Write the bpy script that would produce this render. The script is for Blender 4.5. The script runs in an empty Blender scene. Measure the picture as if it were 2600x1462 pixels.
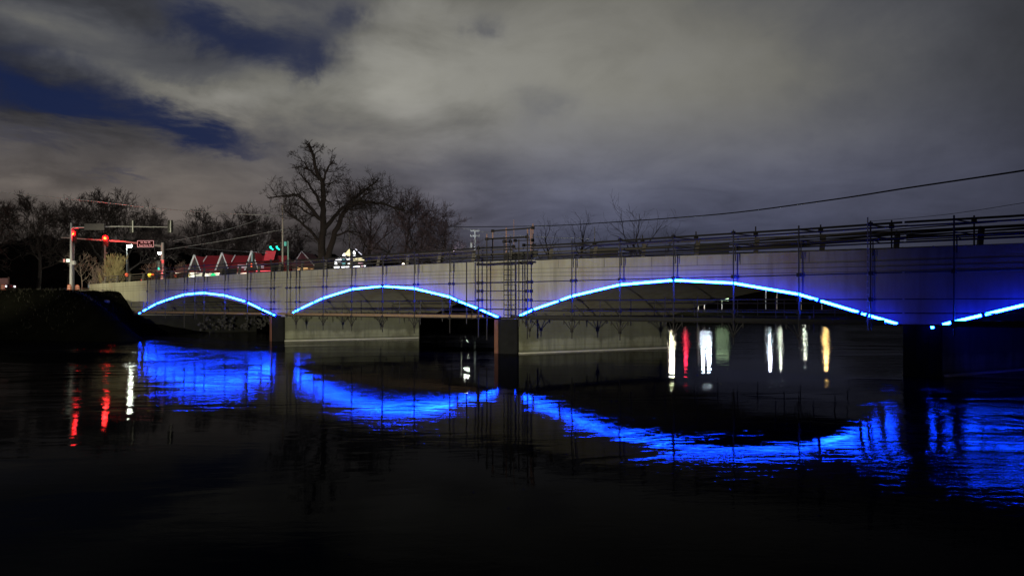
import bpy, math, random
from mathutils import Vector
from math import sin, cos, pi, radians, sqrt, atan2, hypot

SC = bpy.context.scene
COL = SC.collection
# ------------------------------------------------------------------ camera
F = 1800.0; CX = 1300.0; HY = 774.0; H = 3.0      # focal (px of a 2600 px wide frame), horizon row, eye height over the water
cam_d = bpy.data.cameras.new("camera"); cam = bpy.data.objects.new("camera", cam_d); COL.objects.link(cam)
cam_d.sensor_width = 36; cam_d.lens = 36 * F / 2600
cam_d.shift_y = (HY - 731) / 2600.0
cam_d.clip_start = 0.1; cam_d.clip_end = 4000
cam.location = (0, 0, H); cam.rotation_euler = (pi / 2, 0, 0)
SC.camera = cam
SC.render.engine = 'CYCLES'
SC.view_settings.view_transform = 'Standard'; SC.view_settings.look = 'None'
SC.view_settings.exposure = 0; SC.view_settings.gamma = 1
SC.cycles.use_denoising = True
SC.cycles.max_bounces = 5; SC.cycles.diffuse_bounces = 2; SC.cycles.glossy_bounces = 3
SC.cycles.caustics_reflective = False; SC.cycles.caustics_refractive = False
SC.cycles.sample_clamp_indirect = 4.0

# ------------------------------------------------------------------ node helpers
class NT:
    def __init__(s, tree): s.t = tree; s.n = tree.nodes; s.l = tree.links
    def add(s, typ, **kw):
        n = s.n.new(typ)
        for k, v in kw.items(): setattr(n, k, v)
        return n
    def put(s, sock, v):
        if isinstance(v, bpy.types.NodeSocket): s.l.new(v, sock)
        elif v is not None: sock.default_value = v
    def m(s, op, a, b=None, c=None, clamp=False):
        n = s.add('ShaderNodeMath', operation=op); n.use_clamp = clamp
        s.put(n.inputs[0], a)
        if b is not None: s.put(n.inputs[1], b)
        if c is not None: s.put(n.inputs[2], c)
        return n.outputs[0]
    def noise(s, vec, scale, detail=4, rough=0.55, dist=0.0, out='Fac'):
        n = s.add('ShaderNodeTexNoise'); s.put(n.inputs['Vector'], vec)
        n.inputs['Scale'].default_value = scale; n.inputs['Detail'].default_value = detail
        n.inputs['Roughness'].default_value = rough; n.inputs['Distortion'].default_value = dist
        return n.outputs[out]
    def mix(s, f, a, b, blend='MIX'):
        n = s.add('ShaderNodeMix', data_type='RGBA', blend_type=blend)
        s.put(n.inputs[0], f); s.put(n.inputs[6], a); s.put(n.inputs[7], b)
        return n.outputs[2]
    def ramp(s, f, lo, hi, a=0.0, b=1.0):
        n = s.add('ShaderNodeMapRange', interpolation_type='SMOOTHSTEP'); s.put(n.inputs[0], f)
        n.inputs[1].default_value = lo; n.inputs[2].default_value = hi
        n.inputs[3].default_value = a; n.inputs[4].default_value = b
        return n.outputs[0]
def rgb(c): return (c[0], c[1], c[2], 1.0)

# ------------------------------------------------------------------ night sky (world)
world = bpy.data.worlds.new("World"); SC.world = world; world.use_nodes = True
W = NT(world.node_tree); W.n.clear()
wo = W.add('ShaderNodeOutputWorld'); bg = W.add('ShaderNodeBackground'); W.l.new(bg.outputs[0], wo.inputs[0])
tc = W.add('ShaderNodeTexCoord'); sep = W.add('ShaderNodeSeparateXYZ'); W.l.new(tc.outputs['Generated'], sep.inputs[0])
dx, dy, dz = sep.outputs
AZ = W.m('ARCTAN2', dx, dy); EL = W.m('ARCSINE', dz)
zz = W.m('ADD', W.m('MAXIMUM', dz, 0.0), 0.16)
cp = W.add('ShaderNodeCombineXYZ'); W.put(cp.inputs[0], W.m('DIVIDE', dx, zz)); W.put(cp.inputs[1], W.m('DIVIDE', dy, zz))
big = W.noise(cp.outputs[0], 0.8, 5, 0.5, 0.3)
mpn = W.add('ShaderNodeMapping'); mpn.inputs['Scale'].default_value = (1.0, 1.0, 2.1); W.l.new(tc.outputs['Generated'], mpn.inputs[0])
fine = W.m('ADD', W.m('MULTIPLY', W.noise(mpn.outputs[0], 4.6, 7, 0.56, 0.5), 0.75), W.m('MULTIPLY', W.noise(cp.outputs[0], 2.2, 6, 0.6, 0.2), 0.25))
warp1 = W.noise(tc.outputs['Generated'], 5.0, 6, 0.62)
warp2 = W.noise(cp.outputs[0], 1.9, 6, 0.62, 0.5)
AZW = W.m('ADD', AZ, W.m('MULTIPLY', W.m('SUBTRACT', warp1, 0.5), 0.26))
ELW = W.m('ADD', EL, W.m('MULTIPLY', W.m('SUBTRACT', warp2, 0.5), 0.13))
def sky_blob(px, py, wx, wy, tilt=0.0):
    """a soft cloud patch round one compass direction and elevation"""
    a0 = atan2((px - CX) / F, 1); e0 = math.atan(((HY - py) / F) * cos(a0))
    wa, we = wx / F * cos(a0) ** 2, wy / F * cos(a0)
    a = W.m('SUBTRACT', AZW, a0); e = W.m('SUBTRACT', ELW, e0)
    if tilt:
        e = W.m('ADD', e, W.m('MULTIPLY', a, tilt))
    a = W.m('DIVIDE', a, wa); e = W.m('DIVIDE', e, we)
    q = W.m('ADD', W.m('MULTIPLY', a, a), W.m('MULTIPLY', e, e))
    return W.m('EXPONENT', W.m('MULTIPLY', q, -1.0))
def total(lst):
    o = None
    for amp, args in lst:
        t = W.m('MULTIPLY', sky_blob(*args), amp)
        o = t if o is None else W.m('ADD', o, t)
    return o
lum = total([(0.150, (1650, 215, 600, 290)), (0.130, (950, 200, 290, 110)), (0.135, (410, 222, 200, 40, 0.12)), (0.06, (1250, 130, 520, 220)),
             (0.100, (150, 60, 300, 80)), (0.065, (170, 400, 360, 60, 0.1)), (0.070, (760, 400, 500, 120)), (0.095, (60, 510, 520, 60)),
             (0.08, (560, 0, 160, 40)), (0.07, (960, 20, 260, 50)), (0.085, (650, 230, 240, 90)), (0.018, (2250, 200, 420, 400)), (0.026, (1500, 480, 900, 160))])
lum = W.m('ADD', lum, 0.024)
puff = W.ramp(W.m('ADD', W.m('MULTIPLY', big, 0.5), W.m('MULTIPLY', fine, 0.5)), 0.39, 0.62)
puff = W.m('ADD', W.m('MULTIPLY', puff, W.ramp(AZ, -0.3, 0.3, 0.85, 0.30)), W.ramp(AZ, -0.3, 0.3, 0.62, 0.85))
lum = W.m('MULTIPLY', lum, puff)
gap = total([(0.9, (560, 80, 150, 62, 0.3)), (0.9, (735, 115, 120, 48, 0.1)), (0.85, (815, 25, 75, 48)), (1.0, (360, 300, 240, 46, 0.22)),
             (0.8, (500, 340, 130, 36, 0.1)), (1.0, (20, 215, 150, 48, 0.3)), (0.75, (110, 275, 170, 34)), (0.55, (1245, 60, 50, 34)),
             (0.6, (758, 195, 26, 50)), (0.6, (235, 432, 120, 14)), (0.28, (1360, 265, 80, 40)), (0.5, (60, 130, 100, 24)), (0.3, (1000, 420, 300, 34)), (0.5, (420, 40, 90, 40)), (0.5, (60, 345, 130, 22)), (0.35, (620, 400, 120, 16))])
gapf = W.ramp(W.m('ADD', gap, W.m('MULTIPLY', W.m('SUBTRACT', fine, 0.5), 1.5)), -0.05, 1.35)
low = W.ramp(EL, 0.08, 0.30)
rightness = W.ramp(AZ, -0.45, 0.15)
hor = W.mix(rightness, rgb((1.20, 1.0, 0.88)), rgb((0.84, 0.90, 1.42)))
high = W.mix(W.ramp(lum, 0.05, 0.17), rgb((0.88, 0.92, 1.08)), rgb((1.0, 0.98, 0.87)))
ccol = W.mix(low, hor, high)
cloud = W.mix(1.0, ccol, lum, 'MULTIPLY')
gapcol = W.mix(W.ramp(EL, 0.1, 0.4), rgb((0.012, 0.020, 0.062)), rgb((0.006, 0.014, 0.056)))
skyc = W.mix(W.m('MULTIPLY', gapf, 0.93), cloud, gapcol)
below = W.ramp(EL, -0.02, 0.0)
skyc = W.mix(below, rgb((0.004, 0.004, 0.005)), skyc)
W.l.new(skyc, bg.inputs[0]); bg.inputs[1].default_value = 1.0

# ------------------------------------------------------------------ lamps out of frame that light the bridge face
def lamp(name, kind, loc, energy, color, size=0.15, aim=None, spot=None, blend=0.6):
    d = bpy.data.lights.new(name, kind); d.energy = energy; d.color = color
    if kind in ('POINT', 'SPOT'): d.shadow_soft_size = size
    if kind == 'SPOT': d.spot_size = radians(spot); d.spot_blend = blend
    o = bpy.data.objects.new(name, d); COL.objects.link(o); o.location = loc
    if aim is not None:
        o.rotation_euler = (Vector(aim) - Vector(loc)).to_track_quat('-Z', 'Y').to_euler()
    return o
lamp("quay_lamp_light", 'SPOT', (-12, -6, 2.7), 98000, (1.0, 0.96, 0.74), 0.12, (-37, 62, 5), 121, 1.0)
lamp("street_light", 'SPOT', (-60, 40, 9.5), 46000, (1.0, 0.95, 0.64), 0.2, (-43, 79, 4.9), 27, 1.0)

# ------------------------------------------------------------------ materials
MATS = {}
def mat(name, color, rough=0.7, metal=0.0, var=0.25, scale=3.0, emit=None, strength=0.0, bump=0.0, spec=0.5):
    if name in MATS: return MATS[name]
    m = bpy.data.materials.new(name); m.use_nodes = True
    T = NT(m.node_tree); b = T.n['Principled BSDF']
    b.inputs['Roughness'].default_value = rough; b.inputs['Metallic'].default_value = metal
    b.inputs['Specular IOR Level'].default_value = spec
    g = T.add('ShaderNodeNewGeometry')
    f = T.noise(g.outputs['Position'], scale, 6, 0.6)
    c = T.mix(f, rgb([x * (1 - var) for x in color]), rgb([min(1, x * (1 + var)) for x in color]))
    T.l.new(c, b.inputs['Base Color'])
    if bump:
        bn = T.add('ShaderNodeBump'); bn.inputs['Distance'].default_value = bump
        T.l.new(T.noise(g.outputs['Position'], scale * 4, 5), bn.inputs['Height']); T.l.new(bn.outputs[0], b.inputs['Normal'])
    if emit is not None:
        b.inputs['Emission Color'].default_value = rgb(emit); b.inputs['Emission Strength'].default_value = strength
    MATS[name] = m
    return m

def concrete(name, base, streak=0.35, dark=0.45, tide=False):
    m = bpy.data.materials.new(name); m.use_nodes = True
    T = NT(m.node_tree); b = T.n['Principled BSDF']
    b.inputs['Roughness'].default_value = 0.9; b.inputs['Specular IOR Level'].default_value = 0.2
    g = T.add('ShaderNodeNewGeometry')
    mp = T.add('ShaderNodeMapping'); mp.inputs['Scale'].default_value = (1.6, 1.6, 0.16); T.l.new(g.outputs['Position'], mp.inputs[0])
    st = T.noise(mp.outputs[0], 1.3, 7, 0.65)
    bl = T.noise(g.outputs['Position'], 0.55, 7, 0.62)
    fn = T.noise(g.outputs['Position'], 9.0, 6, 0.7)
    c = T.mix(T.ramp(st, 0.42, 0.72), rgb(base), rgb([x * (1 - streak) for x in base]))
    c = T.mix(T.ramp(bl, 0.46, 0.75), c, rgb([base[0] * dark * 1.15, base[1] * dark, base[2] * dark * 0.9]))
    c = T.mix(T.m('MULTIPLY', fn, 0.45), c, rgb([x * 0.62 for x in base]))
    if tide:      # tide marks, formwork courses and a darker upper wall with a ragged edge
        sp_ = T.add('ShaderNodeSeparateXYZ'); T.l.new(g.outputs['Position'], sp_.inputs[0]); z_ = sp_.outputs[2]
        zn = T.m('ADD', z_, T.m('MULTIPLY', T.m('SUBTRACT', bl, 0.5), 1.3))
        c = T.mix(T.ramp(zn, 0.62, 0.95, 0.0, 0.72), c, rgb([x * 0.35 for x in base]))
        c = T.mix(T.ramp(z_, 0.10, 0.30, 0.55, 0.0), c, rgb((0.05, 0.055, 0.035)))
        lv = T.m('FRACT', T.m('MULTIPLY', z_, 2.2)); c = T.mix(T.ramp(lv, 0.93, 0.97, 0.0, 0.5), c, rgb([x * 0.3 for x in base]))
    else:         # rust and damp patches in the face
        rs = T.noise(mp.outputs[0], 0.7, 5, 0.6, 0.4)
        c = T.mix(T.ramp(rs, 0.56, 0.74, 0.0, 0.5), c, rgb((0.25, 0.17, 0.11)))
        pt = T.noise(g.outputs['Position'], 0.23, 3, 0.5)
        c = T.mix(T.ramp(pt, 0.5, 0.56, 0.0, 0.25), c, rgb([x * 0.7 for x in base]))
    T.l.new(c, b.inputs['Base Color'])
    bn = T.add('ShaderNodeBump'); bn.inputs['Distance'].default_value = 0.012; bn.inputs['Strength'].default_value = 0.7
    T.l.new(fn, bn.inputs['Height']); T.l.new(bn.outputs[0], b.inputs['Normal'])
    return m
CONC = concrete('fascia_concrete', (0.42, 0.395, 0.295), 0.36, 0.66)
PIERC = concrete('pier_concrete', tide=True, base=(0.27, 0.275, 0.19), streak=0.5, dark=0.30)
JOINT = mat('joint_dark', (0.10, 0.095, 0.085), 0.9)
STEEL = mat('scaffold_steel', (0.026, 0.023, 0.024), 0.6, 0.2, 0.4, 6)
RUST = mat('primed_steel', (0.30, 0.17, 0.14), 0.7, 0.0, 0.4, 5)
GALV = mat('galvanised_steel', (0.42, 0.42, 0.43), 0.5, 0.4, 0.25, 4)
WOOD = mat('scaffold_plank', (0.26, 0.17, 0.115), 0.85, 0, 0.4, 5)
TARP = mat('black_panel', (0.022, 0.022, 0.024), 0.8)
BARK = mat('bark', (0.034, 0.025, 0.025), 0.95, 0, 0.35, 8)
TWIG = mat('twig', (0.040, 0.028, 0.028), 0.95, 0, 0.3, 2)
PALEBARK = mat('pale_bark', (0.36, 0.30, 0.24), 0.9, 0, 0.3, 8)
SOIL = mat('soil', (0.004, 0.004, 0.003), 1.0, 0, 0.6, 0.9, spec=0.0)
ASPH = mat('asphalt', (0.05, 0.05, 0.05), 0.9)
KERBM = mat('kerb_concrete', (0.33, 0.29, 0.22), 0.9)
WHITE = mat('white_paint', (0.78, 0.78, 0.76), 0.6, 0, 0.08, 3)
PINKW = mat('pink_wall', (0.70, 0.60, 0.62), 0.8, 0, 0.25, 2)
ROOF = mat('red_roof', (0.30, 0.022, 0.030), 0.6, 0, 0.3, 2)
ROOFB = mat('bright_red_roof', (0.62, 0.035, 0.05), 0.5, 0, 0.15, 2)
TIMBER = mat('dark_timber', (0.09, 0.06, 0.05), 0.8)
BLACK = mat('black_paint', (0.012, 0.012, 0.013), 0.5)
def emis(name, col, s):
    m = mat(name, col, 0.5, 0, 0.0, 1, emit=col, strength=s); m.cycles.emission_sampling = 'FRONT_BACK'; return m
NEON = emis('blue_led_front', (0.0026, 0.045, 1.0), 360)
NEONB = emis('blue_led_halo', (0.001, 0.012, 1.0), 20)
REDL = emis('red_signal_light', (1.0, 0.022, 0.003), 60)
GRNL = emis('green_signal_light', (0.02, 0.85, 0.62), 1.6)
WLAMP = emis('white_lamp', (0.88, 1.0, 0.78), 330)

# ------------------------------------------------------------------ mesh building
class MB:
    def __init__(s): s.v = []; s.f = []
    def quad(s, a, b, c, d):
        i = len(s.v); s.v += [tuple(a), tuple(b), tuple(c), tuple(d)]; s.f.append((i, i + 1, i + 2, i + 3)); return s
    def tri(s, a, b, c):
        i = len(s.v); s.v += [tuple(a), tuple(b), tuple(c)]; s.f.append((i, i + 1, i + 2)); return s
    def hexa(s, p):      # 8 corners: bottom loop 0-3, top loop 4-7
        i = len(s.v); s.v += [tuple(x) for x in p]
        for q in ((3, 2, 1, 0), (4, 5, 6, 7), (0, 1, 5, 4), (1, 2, 6, 5), (2, 3, 7, 6), (3, 0, 4, 7)): s.f.append(tuple(i + k for k in q))
        return s
    def box(s, c, d, rz=0.0):
        cx, cy, cz = c; hx, hy, hz = d[0] / 2, d[1] / 2, d[2] / 2; C, S = cos(rz), sin(rz); p = []
        for z in (-hz, hz):
            for x, y in ((-hx, -hy), (hx, -hy), (hx, hy), (-hx, hy)): p.append((cx + x * C - y * S, cy + x * S + y * C, cz + z))
        return s.hexa(p)
    def beam(s, a, b, w, h):      # rectangular bar from a to b
        a, b = Vector(a), Vector(b); d = (b - a).normalized(); up = Vector((0, 0, 1))
        if abs(d.z) > 0.95: up = Vector((0, 1, 0))
        x = d.cross(up).normalized() * (w / 2); y = x.cross(d).normalized() * (h / 2)
        return s.hexa([a - x - y, a + x - y, b + x - y, b - x - y, a - x + y, a + x + y, b + x + y, b - x + y])
    def tube(s, pts, r, n=6, cap=True):
        pts = [Vector(p) for p in pts]; k = len(pts); rr = r if isinstance(r, (list, tuple)) else [r] * k
        base = len(s.v); ref = None
        for i, p in enumerate(pts):
            d = (pts[min(i + 1, k - 1)] - pts[max(i - 1, 0)])
            if d.length < 1e-9: d = Vector((0, 0, 1))
            d.normalize()
            if ref is None: ref = Vector((0, 0, 1)) if abs(d.z) < 0.9 else Vector((1, 0, 0))
            x = d.cross(ref)
            if x.length < 1e-4: x = d.cross(Vector((0, 1, 0.3)))
            x.normalize(); y = x.cross(d)
            for j in range(n):
                a = 2 * pi * j / n; q = p + (x * cos(a) + y * sin(a)) * rr[i]; s.v.append((q.x, q.y, q.z))
        for i in range(k - 1):
            for j in range(n):
                a = base + i * n + j; b = base + i * n + (j + 1) % n
                s.f.append((a, b, b + n, a + n))
        if cap:
            s.f.append(tuple(base + j for j in reversed(range(n)))); s.f.append(tuple(base + (k - 1) * n + j for j in range(n)))
        return s
    def lathe(s, c, prof, n=16):    # prof: (radius, z)
        base = len(s.v)
        for r, z in prof:
            for j in range(n): a = 2 * pi * j / n; s.v.append((c[0] + r * cos(a), c[1] + r * sin(a), c[2] + z))
        for i in range(len(prof) - 1):
            for j in range(n):
                a = base + i * n + j; b = base + i * n + (j + 1) % n; s.f.append((a, b, b + n, a + n))
        s.f.append(tuple(base + j for j in reversed(range(n)))); s.f.append(tuple(base + (len(prof) - 1) * n + j for j in range(n)))
        return s
    def disc(s, c, nrm, r, th=0.03, n=16):
        c = Vector(c); nn = Vector(nrm).normalized(); return s.tube([c, c + nn * th], r, n)
    def prism(s, pts, a, b):        # polygon given as points, extruded by vector a->b
        off = Vector(b) - Vector(a); k = len(pts); i = len(s.v)
        s.v += [tuple(p) for p in pts] + [tuple(Vector(p) + off) for p in pts]
        s.f.append(tuple(i + j for j in range(k))); s.f.append(tuple(i + k + j for j in reversed(range(k))))
        for j in range(k): s.f.append((i + j, i + k + j, i + k + (j + 1) % k, i + (j + 1) % k))
        return s
    def build(s, name, material, parent=None, smooth=False):
        off = Vector((0, 0, 0)); q = parent
        while q is not None: off += q.location; q = q.parent
        me = bpy.data.meshes.new(name)
        me.from_pydata([(x - off.x, y - off.y, z - off.z) for x, y, z in s.v], [], s.f); me.update()
        if smooth:
            for p in me.polygons: p.use_smooth = True
        me.materials.append(material)
        o = bpy.data.objects.new(name, me); COL.objects.link(o)
        if parent is not None: o.parent = parent
        return o
def tag(o, label=None, cat=None, group=None, kind=None):
    if label: o['label'] = label
    if cat: o['category'] = cat
    if group: o['group'] = group
    if kind: o['kind'] = kind
    return o
def empty(name, loc, label, cat, group=None):
    o = bpy.data.objects.new(name, None); COL.objects.link(o); o.location = loc; o.empty_display_size = 0.3
    return tag(o, label, cat, group)
def struct(name, mb, m, smooth=False): return tag(mb.build(name, m, None, smooth), kind='structure')
def copy_thing(root, loc, label, rz=None, sc=None, group=None):
    def cp(o, parent):
        c = o.copy(); COL.objects.link(c)
        if parent is not None: c.parent = parent
        for ch in [k for k in o.children]: cp(ch, c)
        return c
    r = cp(root, None); r.location = loc; r['label'] = label
    if rz is not None: r.rotation_euler = (0, 0, rz)
    if sc is not None: r.scale = (sc, sc, sc)
    if group: r['group'] = group
    return r

# survey point: a spot at image column/row of the survey photograph, D metres in front of the eye
def P(px, py, D): return Vector(((px - CX) / F * D, D, H + (HY - py) / F * D))
# bridge frame: s along the bridge, t across it (away from the viewer), z over the water
UX, UY = 0.7875, -0.6163; NX, NY = 0.6163, 0.7875
def B(s, t, z): return Vector((UX * s + NX * t, 43.64 + UY * s + NY * t, z))
def S(px, t=0.0):
    r = (px - CX) / F; D = (34.37 + t) / (0.7875 + 0.6163 * r)
    return 0.7875 * r * D - 0.6163 * D + 26.9
def Zof(px, py, t=0.0):
    r = (px - CX) / F; D = (34.37 + t) / (0.7875 + 0.6163 * r)
    return H + (HY - py) / F * D
SK, TW = 4.72, 11.3      # skew shift and width of the bridge
def lerp(a, b, f): return a + (b - a) * f
def ztop(s):
    k = [(-62, 5.38), (-50, 5.50), (-38, 5.66), (-26, 5.76), (-12, 5.79), (0, 5.72), (10, 5.56), (20, 5.44), (28, 5.41), (60, 5.38)]
    if s <= k[0][0]: return k[0][1]
    for (a, x), (b, y) in zip(k, k[1:]):
        if s <= b: f = (s - a) / (b - a); return lerp(x, y, f)
    return k[-1][1]

# ------------------------------------------------------------------ water
def build_water():
    m = bpy.data.materials.new('river_water'); m.use_nodes = True
    T = NT(m.node_tree); b = T.n['Principled BSDF']
    b.inputs['Base Color'].default_value = (0.0012, 0.0014, 0.002, 1); b.inputs['Roughness'].default_value = 0.012
    b.inputs['IOR'].default_value = 1.026; b.inputs['Specular Tint'].default_value = (0.55, 0.58, 0.9, 1)
    g = T.add('ShaderNodeNewGeometry'); pos = g.outputs['Position']
    def mp(rot, sx, sy):
        n = T.add('ShaderNodeMapping'); n.inputs['Rotation'].default_value = (0, 0, rot); n.inputs['Scale'].default_value = (sx, sy, 1)
        T.l.new(pos, n.inputs[0]); return n.outputs[0]
    rip = T.noise(mp(0.25, 0.75, 1.5), 2.9, 4, 0.6, 0.4)
    mid = T.noise(mp(-0.2, 0.42, 1.5), 0.95, 4, 0.55, 0.8)
    swell = T.noise(mp(0.1, 0.35, 0.9), 0.28, 2, 0.5, 0.3)
    sepn = T.add('ShaderNodeSeparateXYZ'); T.l.new(pos, sepn.inputs[0])
    patch = T.ramp(T.noise(mp(0.35, 0.5, 1.2), 0.13, 4, 0.6, 0.8), 0.40, 0.62, 0.35, 1.5)
    # beyond the bridge the current runs livelier
    far = T.ramp(T.m('ADD', T.m('MULTIPLY', sepn.outputs[0], 0.6163), T.m('MULTIPLY', sepn.outputs[1], 0.7875)), 36, 58, 1.0, 2.5)
    near_right = T.ramp(T.m('SUBTRACT', sepn.outputs[0], T.m('MULTIPLY', sepn.outputs[1], 0.45)), 0.1, 2.3, 1.0, 14.0)
    near_right = T.m('ADD', T.m('MULTIPLY', T.m('SUBTRACT', near_right, 1.0), T.ramp(sepn.outputs[1], 9.0, 13.5)), 1.0)
    by_bank = T.m('MULTIPLY', T.ramp(sepn.outputs[0], -19, -5, 6.5, 0.0), T.m('MAXIMUM', T.ramp(sepn.outputs[1], 30, 40, 0.0, 1.0), 0.35))
    amp = T.m('MULTIPLY', T.m('MULTIPLY', patch, far), T.m('ADD', near_right, by_bank))
    h = T.m('ADD', T.m('ADD', T.m('MULTIPLY', rip, 0.0019), T.m('MULTIPLY', mid, 0.0026)), T.m('MULTIPLY', swell, 0.0024))
    h = T.m('MULTIPLY', h, amp)
    chop = T.noise(mp(0.12, 0.8, 1.1), 1.9, 5, 0.72, 0.6)
    behind = T.ramp(T.m('ADD', T.m('MULTIPLY', sepn.outputs[0], 0.6163), T.m('MULTIPLY', sepn.outputs[1], 0.7875)), 33, 52, 0.0, 1.0)
    h = T.m('ADD', h, T.m('MULTIPLY', T.m('MULTIPLY', chop, behind), 0.013))
    roll = T.noise(mp(0.05, 0.16, 0.50), 1.0, 3, 0.6, 0.2)
    h = T.m('ADD', h, T.m('MULTIPLY', T.m('MULTIPLY', roll, behind), 0.060))
    lap = T.noise(mp(0.25, 0.30, 0.62), 0.9, 4, 0.6, 0.6)
    h = T.m('ADD', h, T.m('MULTIPLY', T.m('MULTIPLY', lap, patch), 0.0027))
    bn = T.add('ShaderNodeBump'); bn.inputs['Strength'].default_value = 1.0; bn.inputs['Distance'].default_value = 1.0
    T.l.new(h, bn.inputs['Height']); T.l.new(bn.outputs[0], b.inputs['Normal'])
    mb = MB(); R = 1500
    mb.quad((-R, -300, 0), (R, -300, 0), (R, R, 0), (-R, R, 0))
    struct('water', mb, m)
build_water()

# ------------------------------------------------------------------ land
LAND = [(-300, 95), (-150, 82), (-70, 68), (-44, 61.5), (-31.5, 57), (-30, 58.8), (-38.2, 73), (-30, 80), (-8, 92), (26, 111), (60, 130), (160, 178), (700, 420), (700, 1400), (-900, 1400), (-900, 95)]
QUAY = [(-60, -36.3), (0, -3.2), (34.6, 16.1), (90, 46.8), (500, 275), (500, -290), (-60, -290)]
def sdist(x, y, poly):
    ins = False; best = 1e9; n = len(poly)
    for i in range(n):
        x1, y1 = poly[i]; x2, y2 = poly[(i + 1) % n]
        if (y1 > y) != (y2 > y) and x < (x2 - x1) * (y - y1) / (y2 - y1) + x1: ins = not ins
        vx, vy = x2 - x1, y2 - y1; t = max(0, min(1, ((x - x1) * vx + (y - y1) * vy) / (vx * vx + vy * vy)))
        d = hypot(x - x1 - vx * t, y - y1 - vy * t); best = min(best, d)
    return best if ins else -best
def sm(a, b, x):
    t = max(0, min(1, (x - a) / (b - a))); return t * t * (3 - 2 * t)
def bump2(x, y): return sin(x * 1.7 + 1.3 * sin(y * 0.9)) * cos(y * 1.3 + sin(x * 0.7))
def ground_z(x, y):
    d = sdist(x, y, LAND); top = lerp(4.45, 2.0, sm(-16, 22, x))
    z = -0.8 + (top + 0.8) * sm(-1.6, 6.6, d) + 0.13 * bump2(x, y) * sm(-1, 2, d) * (1 - 0.7 * sm(5, 9, d))
    return z
def axis(lo, hi, fine_lo, fine_hi, fs, gs):
    a = []; x = fine_lo
    while x < fine_hi: a.append(x); x += fs
    st = gs; x = fine_hi
    while x < hi: a.append(x); x += st; st *= 1.35
    a.append(hi); st = gs; x = fine_lo - gs; b = []
    while x > lo: b.append(x); st *= 1.35; x -= st
    b.append(lo); return sorted(b) + a
def grid_land(xs, ys, fz):
    mb = MB(); idx = {}
    for i, x in enumerate(xs):
        for j, y in enumerate(ys): idx[i, j] = len(mb.v); mb.v.append((x, y, fz(x, y)))
    for i in range(len(xs) - 1):
        for j in range(len(ys) - 1):
            q = (idx[i, j], idx[i + 1, j], idx[i + 1, j + 1], idx[i, j + 1])
            if max(mb.v[k][2] for k in q) > -0.5: mb.f.append(q)
    return mb
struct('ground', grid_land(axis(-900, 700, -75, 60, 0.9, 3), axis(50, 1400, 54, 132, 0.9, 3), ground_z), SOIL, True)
def quay_z(x, y):
    d = sdist(x, y, QUAY); return -0.8 + 2.2 * sm(-0.8, 2.6, d) + 0.05 * bump2(x, y) * sm(0, 2, d)
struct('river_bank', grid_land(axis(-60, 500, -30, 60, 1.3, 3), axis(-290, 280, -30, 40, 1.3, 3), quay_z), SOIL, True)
# dark wooded rise behind the crossroads
def hills():
    random.seed(5); mb = MB(); pts = []
    prof = [(-400, 590), (-120, 600), (0, 612), (120, 600), (260, 606), (360, 612), (470, 622), (560, 632), (700, 640), (820, 648), (1000, 662), (1160, 676), (1500, 700), (2100, 722), (3200, 735)]
    rows = []
    for i in range(0, 361):
        px = -400 + i * 10
        for (a, x), (b, y) in zip(prof, prof[1:]):
            if a <= px <= b: py = lerp(x, y, (px - a) / (b - a)); break
        py += 5 * sin(px * 0.05) + 4 * sin(px * 0.131 + 1) + random.uniform(-3, 3)
        D = 200; top = P(px, py, D); base = P(px, py, D)
        rows.append([(top.x * 0.86, 172, 1.5), (top.x * 0.93, 187, lerp(2, top.z, 0.72)), (top.x, 200, top.z), (top.x * 1.2, 240, top.z * 0.9), (top.x * 1.5, 300, 1)])
    n = len(rows[0])
    for r in rows: mb.v += r
    for i in range(len(rows) - 1):
        for j in range(n - 1): a = i * n + j; mb.f.append((a, a + n, a + n + 1, a + 1))
    struct('hills', mb, mat('dark_woodland', (0.012, 0.010, 0.010), 1.0, 0, 0.5, 0.5, spec=0.0))
hills()
# road, kerb and grass mound on the near side of the crossroads
mb = MB(); mb.quad((-140, 84, 4.535), (-43.5, 80.5, 4.535), (-30, 150, 4.535), (-140, 150, 4.535)); struct('road', mb, ASPH)
mb = MB()
kp = [P(-60, 743, 79), P(60, 741, 79.5), P(165, 738.5, 80), P(236, 737.5, 80.5)]
for a, b in zip(kp, kp[1:]): mb.beam((a.x, a.y, a.z - 0.06), (b.x, b.y, b.z - 0.06), 0.5, 0.22)
struct('kerb', mb, KERBM)
mb = MB(); c = P(207, 738, 86)
prof = [(2.0 * cos(a * pi / 12) , 0.62 * sin(a * pi / 12)) for a in range(0, 7)]
mb.lathe((c.x, c.y, 4.45), [(r + 0.02, z) for r, z in prof], 20); struct('grass_mound', mb, mat('mown_grass', (0.16, 0.15, 0.09), 1.0, 0, 0.4, 5), True)

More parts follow.
